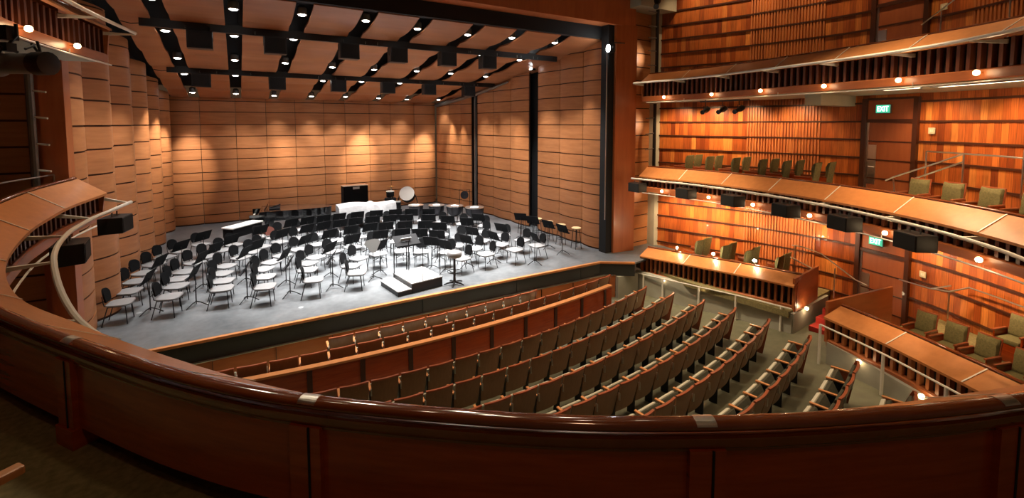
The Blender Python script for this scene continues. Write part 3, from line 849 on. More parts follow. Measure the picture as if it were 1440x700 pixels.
lamps(UF, [(12.5, 10.3), (12.65, 8.5), (12.42, 6.9), (12.0, 5.2), (11.5, 3.6), (10.85, 2.3), (10.0, 1.15)], -.90, .50, 'the upper right balcony', 1.2)
lamps(LF, [(-2.75, 10.75), (-2.95, 9.3)], -.90, .50, 'the upper left balcony', 1.2)
lamps(B1F, [(12.3, 10.0), (12.52, 8.6), (12.75, 7.4)], -.90, .50, 'the lit stage-side box', 1.2)
lamps(B2F, [(11.3, 3.95), (10.82, 2.75)], -.87, .50, 'the near right box', 1.2)
globe((13.0, 6.12, -.38), 'small lit globe lamp on the end panel of the box beside the stage', 6, (0, -1))
# lit bulbs added for the bright sparkles on the rail of box 1
for k, (px, py) in enumerate([(12.33, 9.8), (12.5, 8.6), (12.72, 7.4)]):
    f = min(B1F, key=lambda f: (f[0] - px) ** 2 + (f[1] - py) ** 2); c = off(f, .0, .06)
    t = thing('rail_sparkle_bulb', 'small glaring sparkle bulb on the box rail beside the stage, %s from the stage' % ORD[k + 1], 'lamp', tuple(c), 0, 'glaring sparkle bulbs on the box rail')
    M().lathe([(.02, -.06), (.02, .0), (.03, .01)], n=10).build('lamp_base', W['steel'], t, True)
    M().lathe([(.012, .01), (.036 + .01 * k, .03), (.036 + .01 * k, .06), (.012, .09)], n=10).build('bulb', emit('lit rail bulb', (1, .85, .6), [30, 90, 90][k]), t, True)
    point('rail_glow', tuple(c + Vector((0, 0, .16))), 16, (1, .8, .5), .03)

# ================================================================== SPEAKERS hung on the tube rails
def tubespk(F, px, py, label, w_=.56, tube_u=.86, tube_dz=-.40):
    f = min(F, key=lambda f: (f[0] - px) ** 2 + (f[1] - py) ** 2); c = off(f, tube_u + .0, tube_dz - LEFTDROP(f[0], f[1], True))
    rz = atan2(-f[3], f[4])     # local +y = inward normal
    t = thing('hanging_speaker', label, 'speaker', tuple(c), rz, 'black speaker boxes under the balcony tube rails')
    m = M(); h = w_ / 2; m.prism([(-h, -.16), (h, -.16), (h * .8, .2), (-h * .8, .2)], -.43, -.13); m.build('cabinet', W['blackmetal'], t, bevel=.012)
    m = M(); m.prism([(-h * .74, .2), (h * .74, .2), (h * .74, .206), (-h * .74, .206)], -.41, -.15); m.build('grille', W['black'], t)
    for sx in (-1, 1): M().tube([(sx * .1, 0, -.13), (sx * .1, 0, -.05)], .014, 6).build('bracket', W['greymetal'], t)
for k, (px, py) in enumerate([(12.5, 11.0), (12.68, 9.1), (12.55, 7.3), (12.2, 5.75), (11.72, 4.2), (11.1, 2.75)]):
    tubespk(MF, px, py, 'black speaker box under the middle right balcony tube, %s from the stage' % ORD[k + 1])
tubespk(MF, -2.8, 11.3, 'black speaker box at the far end of the left balcony tube')
tubespk(MF, -3.03, 8.9, 'larger-looking black speaker box nearer the camera under the left balcony tube', .6)

# ================================================================== THEATRE SEATS (orchestra)
def seat_proto():
    t = thing('auditorium_chair', 'x', 'theatre seat')
    # back laminate, leaning away from the stage; facing +y
    def bk(z): return -.02 - (z - .30) * .24
    m = M(); vs = []; fs = []
    zs = [.28, .5, .7, .86]
    for z in zs:
        for k in range(5):
            x = -.255 + .51 * k / 4; c = .025 * (1 - (x / .255) ** 2)
            wd = 1.0 if z > .4 else .94
            vs += [(x * wd, bk(z) - c, z), (x * wd, bk(z) - c + .022, z)]
    n = 5
    for i in range(len(zs) - 1):
        for k in range(n - 1):
            a = 2 * (i * n + k); b = a + 2; c_ = a + 2 * n; d = c_ + 2
            fs += [(a, b, d, c_), (a + 1, c_ + 1, d + 1, b + 1)]
    for k in range(n - 1):
        a = 2 * k; fs.append((a, a + 1, a + 3, a + 2)); a = 2 * ((len(zs) - 1) * n + k); fs.append((a, a + 2, a + 3, a + 1))
    for i in range(len(zs) - 1):
        a = 2 * i * n; c_ = a + 2 * n; fs.append((a, c_, c_ + 1, a + 1)); a = 2 * (i * n + n - 1); c_ = a + 2 * n; fs.append((a, a + 1, c_ + 1, c_))
    m.add(vs, fs); m.build('back_shell', W['seatback'], t, True)
    m = M(); vs = []; fs = []
    for k in range(5):
        x = -.257 + .514 * k / 4; c = .025 * (1 - (x / .255) ** 2); y = bk(.87) - c
        vs += [(x, y - .008, .855), (x, y + .034, .855), (x, y + .034, .882), (x, y - .008, .882)]
    for k in range(4):
        o = 4 * k
        for j in range(4): fs.append((o + j, o + (j + 1) % 4, o + 4 + (j + 1) % 4, o + 4 + j))
    fs += [(3, 2, 1, 0), (16, 17, 18, 19)]; m.add(vs, fs); m.build('top_trim', W['seattrim'], t)
    m = M(); q = [(-.225, bk(.36) + .03, .36), (.225, bk(.36) + .03, .36), (.225, bk(.36) + .09, .36), (-.225, bk(.36) + .09, .36),
                  (-.225, bk(.82) + .03, .82), (.225, bk(.82) + .03, .82), (.225, bk(.82) + .075, .82), (-.225, bk(.82) + .075, .82)]
    m.hexa(q); m.build('back_cushion', W['darkolive'], t, True, bevel=.018)
    mt = Matrix.Translation((0, .10, .34)) @ Matrix.Rotation(radians(62), 4, 'X')
    m = M(); m.box(-.225, .225, 0, .29, .02, .10, 0, mt); m.build('seat_cushion', W['darkolive'], t, True, bevel=.02)
    m = M(); m.box(-.235, .235, -.02, .305, -.045, .02, 0, mt); m.build('seat_pan', W['cream'], t, bevel=.008)
    m = M(); m.box(-.285, -.235, -.06, .27, .615, .645); m.build('armrest', W['arm'], t, bevel=.008)
    m = M(); m.prism([(-.272, -.02), (-.248, -.02), (-.248, .14), (-.272, .14)], .0, .615); m.build('standard', W['blackmetal'], t)
    m = M(); m.box(-.272, -.25, -.135, -.10, .56, .70); m.build('hinge', W['steel'], t)
    return t
SEAT = seat_proto(); first_seat = [True]
def put_seat(x, y, rz, label, grp):
    if first_seat[0]: o = SEAT; first_seat[0] = False
    else: o = copy_tree(SEAT)
    o.location = (x, y, ROWZ); o.rotation_euler = (0, 0, rz); o['label'] = label; o['group'] = grp; o['category'] = 'theatre seat'
    return o
import itertools
def row(Yc, k, x0, x1, name, z, rev=True, xc=4.2):
    """seats along Y = Yc + k (x-xc)^2, from x1 (right aisle end) leftwards; spacing .56"""
    global ROWZ
    ROWZ = z
    f = lambda x: Yc + k * (x - xc) ** 2
    x = x1; n = 0; lst = []
    while x > x0:
        sl = 2 * k * (x - xc); rz = math.atan(sl)
        lst.append((x, f(x), rz)); x -= .56 * cos(rz)
    for i, (x, y, rz) in enumerate(lst):
        put_seat(x, y, rz, 'brown theatre seat, %s from the right aisle in %s' % (ORD[i + 1], name), 'seats in ' + name)
    # end panel of the row
    x, y, rz = lst[0]
    return lst
rows = []
ZO = .87
# raised pit platform under the two pit rows
P = [(-1.6 + .8 * k, 9.62 + .0175 * (-1.6 + .8 * k - 4.2) ** 2) for k in range(15)]
m = M(); m.prism(P + [(9.6, 11.0), (4.0, 11.12), (-1.6, 11.2)], FL - .02, FL + .15); struct(m.build('floor', W['carpet']))
# pit rows
rows.append(row(10.55, .012, 1.75, 6.9, 'the pit row nearest the stage', FL + .15, xc=4.0))
rows.append(row(9.98, .016, -.5, 9.6, 'the pit row against the pit rail', FL + .15, xc=4.0))
RY = [(8.55, 10.05, 1.0), (7.62, 10.2, 1.7), (6.68, 10.3, 2.3), (5.80, 10.36, 3.6), (4.92, 10.26, 5.0), (3.98, 10.02, 5.9), (3.06, 9.5, 6.6), (2.2, 9.0, 7.3)]
for i, (yc, x1, x0) in enumerate(RY):
    zf = floor_z(yc + .4)
    rows.append(row(yc, .0245, x0, x1, 'the %s row behind the pit rail' % ORD[i + 1], zf, xc=4.2))
# pale riser nosings in front of the raked rows
for i, (yc, x1, x0) in enumerate(RY[2:]):
    P = [Vector((x, yc + .40 + .0245 * (x - 4.2) ** 2, floor_z(yc + .4 + .0245 * (x - 4.2) ** 2) + .01)) for x in [x0 + (x1 - x0) * k / 16 for k in range(17)]]
    m = M(); m.sweep(frames(P), [(-.02, -.02), (-.02, .022), (.02, .022), (.02, -.02)]); struct(m.build('trim_%d' % (7 + i), W['greymetal']))
# row end panels
for i, lst in enumerate(rows):
    x, y, rz = lst[0]
    zf = SEAT.location.z
    t = thing('row_end_panel', 'dark wood end panel closing %s' % (['the pit row nearest the stage', 'the pit row by the rail'] + ['the %s row behind the pit rail' % ORD[k] for k in range(1, 9)])[i],
              'seat end panel', (x + .285 * cos(rz), y + .285 * sin(rz), FL + .15 if i < 2 else floor_z(RY[i - 2][0] + .4)), rz, 'end panels of the seat rows')
    m = M(); mt = Matrix.Rotation(pi / 2, 4, 'Y') @ Matrix.Rotation(pi / 2, 4, 'Z')
    poly = [(-.02, 0), (.28, 0), (.26, .60), (.0, .60), (-.10, .88), (-.16, .88)]
    n = len(poly)
    vs = [(-.012, a, b) for a, b in poly] + [(.02, a, b) for a, b in poly]
    m.add(vs, [tuple(range(n)), tuple(range(2 * n - 1, n - 1, -1))] + [(k, n + k, n + (k + 1) % n, (k + 1) % n) for k in range(n)])
    m.build('panel', W['seattrim'], t)
    M().box(-.02, .03, -.04, .28, .60, .63).build('armrest', W['arm'], t, bevel=.006)

# pit rail
P = [Vector((x, 9.55 + .0175 * (x - 4.2) ** 2, 0)) for x in [-.6 + .34 * k for k in range(31)]]
fr = frames(P); fr = [(f[0], f[1], 0, -f[3], -f[4]) for f in fr]
pr = thing('pit_rail', 'low curved wooden pit rail with a bright orange top between seat rows', 'pit rail', (P[0].x, P[0].y, FL))
fl = [(f[0] - P[0].x, f[1] - P[0].y, -FL - .0, f[3], f[4]) for f in fr]
m = M(); m.sweep(fl, [(-.05, -.34), (.05, -.34), (.05, FL), (-.05, FL)]); m.build('rail_panel', W['maho'], pr, True)
m = M(); m.sweep(fl, [(-.075, -.345), (.075, -.345), (.075, -.30), (-.075, -.30)]); m.build('rail_cap', W['shelf'], pr, True, bevel=0)
for k in range(2, 30, 3):
    f = fl[k]; d = Vector((f[4], -f[3], 0)); nn = Vector((f[3], f[4], 0)); p = Vector((f[0], f[1], 0))
    q = [p - d * .05 + nn * .05, p + d * .05 + nn * .05, p + d * .05 + nn * .075, p - d * .05 + nn * .075]
    m = M(); m.hexa([(v.x, v.y, 0) for v in q] + [(v.x, v.y, -FL - .36) for v in q]); m.build('rail_post', W['ledge'], pr)

# ================================================================== BALCONY & BOX CHAIRS (olive)
def box_chair_proto():
    t = thing('box_chair', 'x', 'chair')
    m = M(); m.box(-.23, .23, -.20, .24, .40, .50); m.build('seat', W['olive'], t, True, bevel=.03)
    mt = Matrix.Translation((0, -.20, .50)) @ Matrix.Rotation(radians(10), 4, 'X')
    m = M(); vs = []; fs = []
    prof = [(.0, .05), (.06, .085), (.18, .06), (.30, .09), (.42, .055), (.44, .03)]
    for z, b in prof:
        for x in (-.225, -.2, .0, .2, .225):
            e = b if abs(x) < .22 else .02
            if z > .41 and abs(x) < .05: zz = z - .02
            else: zz = z
            vs.append(tuple(mt @ Vector((x, e, zz))))
    n = 5
    for i in range(len(prof) - 1):
        for k in range(n - 1): a = i * n + k; fs.append((a, a + 1, a + n + 1, a + n))
    m.add(vs, fs)
    m.box(-.225, .225, .0, .022, 0, .43, 0, mt); m.build('back_cushion', W['olive'], t, True, 60)
    m = M(); m.box(-.25, .25, -.03, .0, -.12, .46, 0, mt); m.build('back_frame', W['seattrim'], t, True, bevel=.012)
    for sx in (-1, 1):
        m = M(); m.box(sx * .27 - .03, sx * .27 + .03, -.2, .26, .60, .635); m.build('armrest', W['seattrim'], t, bevel=.008)
        m = M(); m.box(sx * .27 - .018, sx * .27 + .018, -.22, .22, .0, .60); m.build('side_panel', W['maho'], t)
    m = M(); m.box(-.25, .25, .17, .2, .02, .40); m.build('front_panel', W['maho'], t)
    return t
BXC = box_chair_proto(); bx_first = [True]
BXO = copy_tree(BXC); bo_first = [True]
for c in BXO.children:
    if c.name.startswith('back_frame'): c.data = c.data.copy(); c.data.materials[0] = W['olive']
def put_box_chair(x, y, z, rz, label, grp, olive=False):
    if olive: o = BXO if bo_first[0] else copy_tree(BXO); bo_first[0] = False
    else: o = BXC if bx_first[0] else copy_tree(BXC); bx_first[0] = False
    o.location = (x, y, z); o.rotation_euler = (0, 0, rz); o['label'] = label; o['group'] = grp
    o.scale = (.80, .9, 1.15) if olive else (.77, .88, .95)
# pairs facing the stage between rail and wall, middle right balcony
for k in range(12):
    y = 10.4 - (k // 2) * .80
    f = min(MF, key=lambda f: abs(f[1] - y) + (0 if f[0] > 9 else 50))
    p = off(f, -.72 - .53 * (k % 2))
    put_box_chair(p.x, p.y, f[2] - .70, radians(5), 'olive chair on the middle right balcony, %s one of the %s pair from the stage' % (['wall-side', 'rail-side'][1 - k % 2], ORD[k // 2 + 1]), 'olive chairs on the middle right balcony', True)
for k in range(8):
    y = 9.55 - (k // 2) * .78
    f = min(B1F, key=lambda f: abs(f[1] - y))
    p = off(f, -.62 - .53 * (k % 2))
    put_box_chair(p.x, p.y, -.34, radians(4), 'olive chair in the lit stage-side box, %s one of the %s pair from the stage' % (['wall-side', 'rail-side'][1 - k % 2], ORD[k // 2 + 1]), 'olive chairs in the lit box beside the stage', True)
# chairs facing across the hall: near box and middle balcony
for k, s in enumerate([3.98, 3.49, 3.0, 2.51, 2.02]):
    f = min(B2F, key=lambda f: abs(f[1] - s)); p = off(f, -1.12)
    put_box_chair(p.x, p.y, -.38, atan2(-f[3], f[4]) + radians(8), 'olive chair in the front row of the near right box, %s from its far end' % ORD[k + 1], 'olive chairs in the near right box')
for k, s in enumerate([3.15, 2.65, 2.15]):
    f = min(B2F, key=lambda f: abs(f[1] - s)); p = off(f, -2.05)
    put_box_chair(p.x, p.y, -.10, atan2(-f[3], f[4]) + radians(8), 'olive chair in the rear row of the near right box, %s from its far end' % ORD[k + 1], 'olive chairs in the near right box')
for k, (px, py) in enumerate([(11.93, 4.12), (11.72, 3.58), (11.46, 3.03), (11.17, 2.5), (10.82, 2.0)]):
    f = min(MF, key=lambda f: (f[0] - px) ** 2 + (f[1] - py) ** 2); p = off(f, -.95)
    put_box_chair(p.x, p.y, f[2] - .70, atan2(-f[3], f[4]) + radians(8), 'olive chair facing the hall on the middle right balcony, %s from the exit door' % ORD[k + 1], 'olive chairs facing the hall on the middle right balcony')

# ================================================================== ORCHESTRA CHAIRS
def chair_proto():
    t = thing('orchestra_chair', 'x', 'chair')
    m = M(); pts = []
    for k in range(20):
        a = 2 * pi * k / 20; e = .55
        x = .245 * (abs(cos(a)) ** e) * (1 if cos(a) > 0 else -1); y = .25 * (abs(sin(a)) ** e) * (1 if sin(a) > 0 else -1)
        x *= 1 + .10 * (y / .25); pts.append((x, y + .03))
    m.prism(pts, .435, .475); m.build('seat', W['chairseat'], t, True, bevel=.012)
    mt = Matrix.Translation((0, -.215, .52)) @ Matrix.Rotation(radians(10), 4, 'X')
    poly = []
    for k in range(17):
        a = pi * k / 16; poly.append((.168 * cos(a), .17 + .15 * sin(a)))
    poly = [(.168, .17)] + poly[1:-1] + [(-.168, .17), (-.15, .03), (-.12, -.0), (.12, -.0), (.15, .03)]
    m = M(); vs = [tuple(mt @ Vector((x, -.018 + .035 * (x / .19) ** 2, z))) for x, z in poly] + [tuple(mt @ Vector((x, .018 + .035 * (x / .19) ** 2, z))) for x, z in poly]
    n = len(poly); m.add(vs, [tuple(range(n)), tuple(range(2 * n - 1, n - 1, -1))] + [(k, n + k, n + (k + 1) % n, (k + 1) % n) for k in range(n)])
    m.build('backrest', W['chairfab'], t, True)
    for sx in (-1, 1):
        M().tube([(sx * .20, .17, .44), (sx * .215, .20, .0)], .011, 6).build('leg', W['blackmetal'], t, True)
        M().tube([(sx * .19, -.15, .44), (sx * .21, -.27, .0)], .011, 6).build('leg', W['blackmetal'], t, True)
        M().tube([(sx * .17, -.10, .44), (sx * .17, -.215, .46), (sx * .165, -.235, .56), (sx * .15, -.255, .68)], .010, 6).build('back_post', W['blackmetal'], t, True)
    M().tube([(-.2, .16, .425), (.2, .16, .425), (.19, -.15, .425), (-.19, -.15, .425)], .010, 6, 0, True).build('seat_frame', W['blackmetal'], t, True)
    return t
CH = chair_proto(); ch_first = [True]
CEN = (4.25, 12.3)
def put_chair(x, y, label, grp, jitter=0):
    o = CH if ch_first[0] else copy_tree(CH); ch_first[0] = False
    rz = atan2(CEN[1] - y, CEN[0] - x) - pi / 2 + jitter
    o.location = (x, y, 0); o.rotation_euler = (0, 0, rz); o['label'] = label; o['group'] = grp
    return o
ARC = {
 1: [(2.70, 12.87), (2.71, 13.58), (3.07, 14.26), (3.72, 14.42), (4.49, 14.35), (5.02, 13.95), (5.71, 13.43), (5.85, 12.58)],
 2: [(1.59, 12.87), (1.57, 13.84), (1.66, 14.5), (1.95, 15.05), (2.5, 15.45), (3.2, 15.65), (3.95, 15.72), (4.7, 15.6), (5.4, 15.25), (5.95, 14.72), (6.29, 14.04), (6.67, 13.36), (6.70, 12.60)],
 3: [(.46, 12.96), (.50, 13.8), (.50, 14.57), (.74, 15.2), (1.08, 15.78), (1.61, 16.3), (2.25, 16.65), (2.95, 16.85), (3.7, 16.95), (4.45, 16.9), (5.2, 16.7), (5.9, 16.3), (6.45, 15.7), (6.85, 15.01), (7.35, 14.15), (7.66, 13.35), (7.74, 12.55)],
 4: [(-.47, 13.36), (-.46, 14.0), (-.50, 14.73), (-.42, 15.45), (-.04, 16.2), (.34, 16.75), (.60, 17.3), (1.15, 17.65), (1.75, 17.9), (2.4, 18.1), (3.05, 18.2), (3.7, 18.25), (4.4, 18.2), (5.1, 18.1), (5.75, 17.85), (6.4, 17.4), (7.0, 16.8), (7.55, 16.1), (8.0, 15.3), (8.35, 14.4), (8.6, 13.45), (8.65, 12.60)],
 5: [(-1.54, 13.38), (-1.47, 14.17), (-1.49, 14.8), (-1.40, 15.45), (-1.21, 16.29), (-.90, 16.9), (-.5, 17.5), (-.2, 18.05), (.63, 18.89), (1.29, 19.15), (1.95, 19.3), (2.6, 19.4), (3.3, 19.45), (4.0, 19.42), (4.7, 19.35), (5.4, 19.15), (6.05, 18.85), (6.7, 18.4), (7.3, 17.75), (7.9, 17.0), (8.5, 16.2)],
 6: [(-2.46, 13.52), (-2.44, 14.33), (-2.42, 15.15), (-2.36, 15.9), (-2.22, 16.7), (-2.05, 17.45), (-1.75, 18.05), (-1.19, 18.7)],
}
rnd = random.Random(11)
def mat_variant(o, part, mat):
    pass
for a, pts in ARC.items():
    for i, (x, y) in enumerate(pts):
        o = put_chair(x, y, 'black orchestra chair, %s from the left in the %s arc out from the podium' % (ORD[i + 1], ORD[a]),
                  'orchestra chairs in arcs round the podium', rnd.uniform(-.09, .09))
# one chair with a rust coloured back
o = put_chair(1.02, 18.42, 'orchestra chair with a rust-brown back near the white-topped table', 'orchestra chairs in arcs round the podium')
for c in o.children:
    if c.name.startswith('backrest'):
        me = c.data.copy(); me.materials[0] = W['redpad']; c.data = me; c['label'] = 'rust-brown backrest'
o.pop('group') if 'group' in o else None

# ================================================================== MUSIC STANDS
def stand_proto(name='music_stand'):
    t = thing(name, 'x', 'music stand')
    mt = Matrix.Translation((0, 0, .88)) @ Matrix.Rotation(radians(-27), 4, 'X')
    m = M(); m.box(-.26, .26, -.004, .004, -.14, .20, 0, mt); m.build('desk', W['chairblack'], t)
    m = M(); m.box(-.26, .26, -.062, .004, -.15, -.14, 0, mt); m.build('ledge', W['chairblack'], t)
    M().tube([(0, .01, .06), (0, .01, .5), (0, .01, .55), (0, .01, .86)], [.014, .014, .009, .009], 8).build('pole', W['blackmetal'], t, True)
    m = M()
    for k in range(3):
        a = pi / 2 + 2 * pi * k / 3; m.tube([(0, .01, .13), (.10 * cos(a), .01 + .10 * sin(a), .10), (.27 * cos(a), .01 + .27 * sin(a), .006)], .012, 6)
    m.build('tripod_base', W['blackmetal'], t, True)
    return t
ST = stand_proto(); st_first = [True]
def put_stand(x, y, label, h=0, rzj=0, src=None):
    o = ST if st_first[0] else copy_tree(ST); st_first[0] = False
    rz = atan2(CEN[1] - y, CEN[0] - x) - pi / 2 + rzj       # local +y towards the podium; desk faces the player behind
    o.location = (x, y, 0); o.rotation_euler = (0, 0, rz); o['label'] = label; o['group'] = 'music stands in front of the orchestra chairs'
PTS_ALL = [p for pts in ARC.values() for p in pts] + [(1.02, 18.42)]
PLACED = [(4.3, 13.25), (3.32, 13.35), (5.12, 11.82)]
def free_spot(p, q):
    """a clear spot in front of one or two players, as near as possible to half way before them"""
    mx, my = (p[0] + q[0]) / 2, (p[1] + q[1]) / 2
    v = Vector((CEN[0] - mx, CEN[1] - my)).normalized(); u = Vector((-v.y, v.x)); best = None
    for d in [.46 + .03 * k for k in range(12)]:
        for l in [-.45 + .05 * k for k in range(19)]:
            x = mx + v.x * d + u.x * l; y = my + v.y * d + u.y * l
            c1 = min(hypot(x - a[0], y - a[1]) for a in PTS_ALL); c2 = min(hypot(x - a[0], y - a[1]) for a in PLACED)
            if 2.95 < x < 5.35 and y < 13.3 or hypot(x - 4.3, y - 13.25) < .85: continue
            sc = min(0, c1 - .64) * 10 + min(0, c2 - .56) * 10 - abs(d - .62) * .5 - abs(l) * .5
            if best is None or sc > best[0]: best = (sc, x, y)
    return best
for a, pts in ARC.items():
    n = 0; i = 0
    while i < len(pts):
        ang = math.degrees(atan2(pts[i][1] - CEN[1], pts[i][0] - CEN[0]))
        single = (a >= 3 and 55 < ang < 120) or (a in (1, 2) and 60 < ang < 118) or i == len(pts) - 1
        got = free_spot(pts[i], pts[i] if single else pts[i + 1]); i += 1 if single else 2
        if got is None or got[0] < -1.2: continue
        sc, x, y = got
        n += 1; PLACED.append((x, y))
        put_stand(x, y, 'black music stand, %s from the left along the %s chair arc out from the podium' % (ORD[n], ORD[a]), 0, rnd.uniform(-.08, .08))
for k, (x, y) in enumerate([(9.55, 15.1), (9.62, 14.35), (9.70, 13.44), (9.72, 12.61)]):
    put_stand(x, y, 'black music stand beside the wooden stools, %s from the proscenium pillar' % ORD[4 - k], 0, rnd.uniform(-.2, .2))

# ================================================================== PODIUM, conductor's stand, stools
t = thing('podium', 'grey two-step conductor podium with slim guard rail at the stage front', 'podium', (4.28, 12.38, 0), radians(8))
m = M(); m.box(-.45, .5, -.62, .55, .0, .27, 0); m.box(-.46, .51, -.63, .56, .245, .275, 1); m.build('platform', [W['blackmetal'], W['podium']], t, bevel=.008)
m = M(); m.box(-.85, -.46, -.62, .5, .0, .13, 0); m.box(-.86, -.45, -.63, .51, .115, .14, 1); m.build('step', [W['blackmetal'], W['podium']], t, bevel=.006)
m = M(); m.tube([(-.44, .5, .0), (-.44, .5, 1.15), (.02, .5, 1.15)], .016, 8); m.tube([(.02, .5, 1.15), (.02, .5, 0.2)], .016, 8); m.build('guard_rail', W['blackmetal'], t, True)
m = M(); m.tube([(-.1, -.60, .1), (-.1, -.60, 1.2)], .01, 8); m.tube([(.46, -.56, .1), (.46, -.56, 1.1)], .01, 8); m.build('post', W['blackmetal'], t, True)
t = thing('conductor_stand', 'wide conductor music desk standing just upstage of the podium', 'music stand', (4.3, 13.25, 0), radians(4))
mt = Matrix.Translation((0, 0, 1.05)) @ Matrix.Rotation(radians(-58), 4, 'X')
M().box(-.38, .38, -.006, .006, -.22, .26, 0, mt).build('desk', W['chairblack'], t)
M().box(-.38, .38, -.07, .006, -.23, -.215, 0, mt).build('ledge', W['chairblack'], t)
M().tube([(0, .02, .03), (0, .02, 1.03)], .02, 8).build('pole', W['blackmetal'], t, True)
m = M(); m.lathe([(.0, 0), (.24, 0), (.24, .015), (.03, .04)], (0, .02, 0), 20); m.build('base', W['blackmetal'], t, True)
M().box(-.2, .12, -.12, .18, .012, .022, 0, mt).build('score', W['paper'], t)
t = thing('soloist_stand', 'pale grey fan-shaped music stand left of the podium', 'music stand', (3.32, 13.35, 0), radians(10))
mt = Matrix.Translation((0, 0, .98)) @ Matrix.Rotation(radians(-20), 4, 'X')
m = M(); poly = [(-.06, -.16), (.06, -.16), (.25, .12), (.2, .2), (.08, .23), (-.08, .23), (-.2, .2), (-.25, .12)]
vs = [tuple(mt @ Vector((x, -.006, z))) for x, z in poly] + [tuple(mt @ Vector((x, .006, z))) for x, z in poly]; n = 8
m.add(vs, [tuple(range(n)), tuple(range(2 * n - 1, n - 1, -1))] + [(k, n + k, n + (k + 1) % n, (k + 1) % n) for k in range(n)]); m.build('desk', W['greymetal'], t)
M().tube([(0, .01, .05), (0, .01, .95)], .012, 8).build('pole', W['blackmetal'], t, True)
m = M()
for k in range(3):
    a = pi / 2 + 2 * pi * k / 3; m.tube([(0, .01, .12), (.25 * cos(a), .01 + .25 * sin(a), .006)], .012, 6)
m.build('tripod_base', W['blackmetal'], t, True)

t = thing('conductor_stool', 'tall stool with padded grey seat, foot ring and star base right of the podium', 'stool', (5.2, 11.76, 0), radians(20))
m = M(); m.lathe([(.0, .80), (.19, .80), (.215, .84), (.21, .93), (.17, .97), (.0, .98)], n=20); m.build('seat', W['chairseat'], t, True, 60)
M().tube([(0, 0, .06), (0, 0, .8)], [.04, .032], 10).build('column', W['blackmetal'], t, True)
M().tube([(.2 * cos(2 * pi * k / 16), .2 * sin(2 * pi * k / 16), .38) for k in range(16)], .012, 6, 0, True).build('foot_ring', W['blackmetal'], t, True)
m = M()
for k in range(5):
    a = 2 * pi * k / 5; M().tube([(0, 0, .08), (.2 * cos(a), .2 * sin(a), .055), (.3 * cos(a), .3 * sin(a), .02)], [.03, .022, .016], 6).build('foot', W['blackmetal'], t, True)
for sx in (-1, 1): M().tube([(0, 0, .38), (sx * .2, 0, .38)], .01, 6).build('ring_spoke', W['blackmetal'], t, True)

def stool_proto():
    t = thing('wooden_stool', 'x', 'stool')
    M().lathe([(.0, .74), (.165, .74), (.18, .755), (.18, .775), (.16, .785), (.0, .785)], n=20).build('seat', W['stoolwood'], t, True, 50)
    for k in range(4):
        a = pi / 4 + pi / 2 * k
        M().tube([(.11 * cos(a), .11 * sin(a), .74), (.19 * cos(a), .19 * sin(a), 0)], .012, 6).build('leg', W['blackmetal'], t, True)
    M().tube([(.165 * cos(2 * pi * k / 12), .165 * sin(2 * pi * k / 12), .24) for k in range(12)], .009, 6, 0, True).build('foot_ring', W['blackmetal'], t, True)
    return t
so = stool_proto()
for k, (x, y) in enumerate([(10.58, 12.9), (10.42, 13.62), (10.34, 14.3), (10.28, 14.98), (10.1, 15.85)]):
    o = so if k == 0 else copy_tree(so)
    o.location = (x, y, 0); o['label'] = 'stool with round maple seat along the right shell wall, %s from the proscenium pillar' % ORD[k + 1]; o['group'] = 'maple-topped stools along the right shell wall'

# ================================================================== PIANO, percussion and rear items
t = thing('grand_piano', 'black grand piano at the rear of the stage with keyboard end to the left', 'piano', (.75, 21.6, 0), radians(-6))
out = catmull([Vector((0, -.78, 0)), Vector((1.2, -.78, 0)), Vector((2.1, -.74, 0)), Vector((2.65, -.55, 0)), Vector((2.75, -.2, 0)), Vector((2.5, .1, 0)), Vector((1.9, .3, 0)), Vector((1.3, .62, 0)), Vector((.6, .78, 0)), Vector((0, .78, 0))], 5)
poly = [(p.x, p.y) for p in out]
m = M(); m.prism(poly, .62, .98); m.build('case', W['piano'], t, True)
m = M(); m.prism([(x + .02, y) for x, y in poly if x > .38 or True], .99, 1.02); m.build('lid', W['piano'], t, True)
m = M(); m.box(-.32, .02, -.78, .78, .60, .70); m.box(-.34, .02, -.80, -.72, .60, .92); m.box(-.34, .02, .72, .80, .60, .92); m.build('key_bed', W['piano'], t, bevel=.006)
m = M(); m.box(-.30, -.12, -.7, .7, .70, .725, 0)
for k in range(36): m.box(-.22, -.12, -.69 + k * .039, -.676 + k * .039, .725, .735, 1)
m.build('keyboard', [W['ivory'], W['piano']], t)
mt = Matrix.Translation((.18, 0, 1.02)) @ Matrix.Rotation(radians(28), 4, 'Y')
m = M(); m.box(-.012, .012, -.5, .5, 0, .3, 0, mt); m.build('music_desk', W['piano'], t)
m = M(); m.box(.35, .75, -.4, .2, 1.03, 1.06); m.tube([(.4, -.1, 1.06), (.75, .1, 1.14)], .03, 6); m.build('music_book', W['chairblack'], t)
m = M(); m.box(.0, .02, -.72, .72, .93, .965); m.tube([(.06, -.5, 1.04), (.06, .4, 1.04)], .012, 6); m.build('brass_trim', W['brass'], t)
for (x, y) in [(.25, -.62), (.25, .62), (2.3, -.2)]:
    m = M(); m.lathe([(.045, 0), (.05, .05), (.04, .1), (.06, .3), (.075, .62)], (x, y, 0), 12); m.build('leg', W['piano'], t, True)
m = M(); m.box(.35, .5, -.14, .14, .12, .62); m.build('pedal_lyre', W['piano'], t)

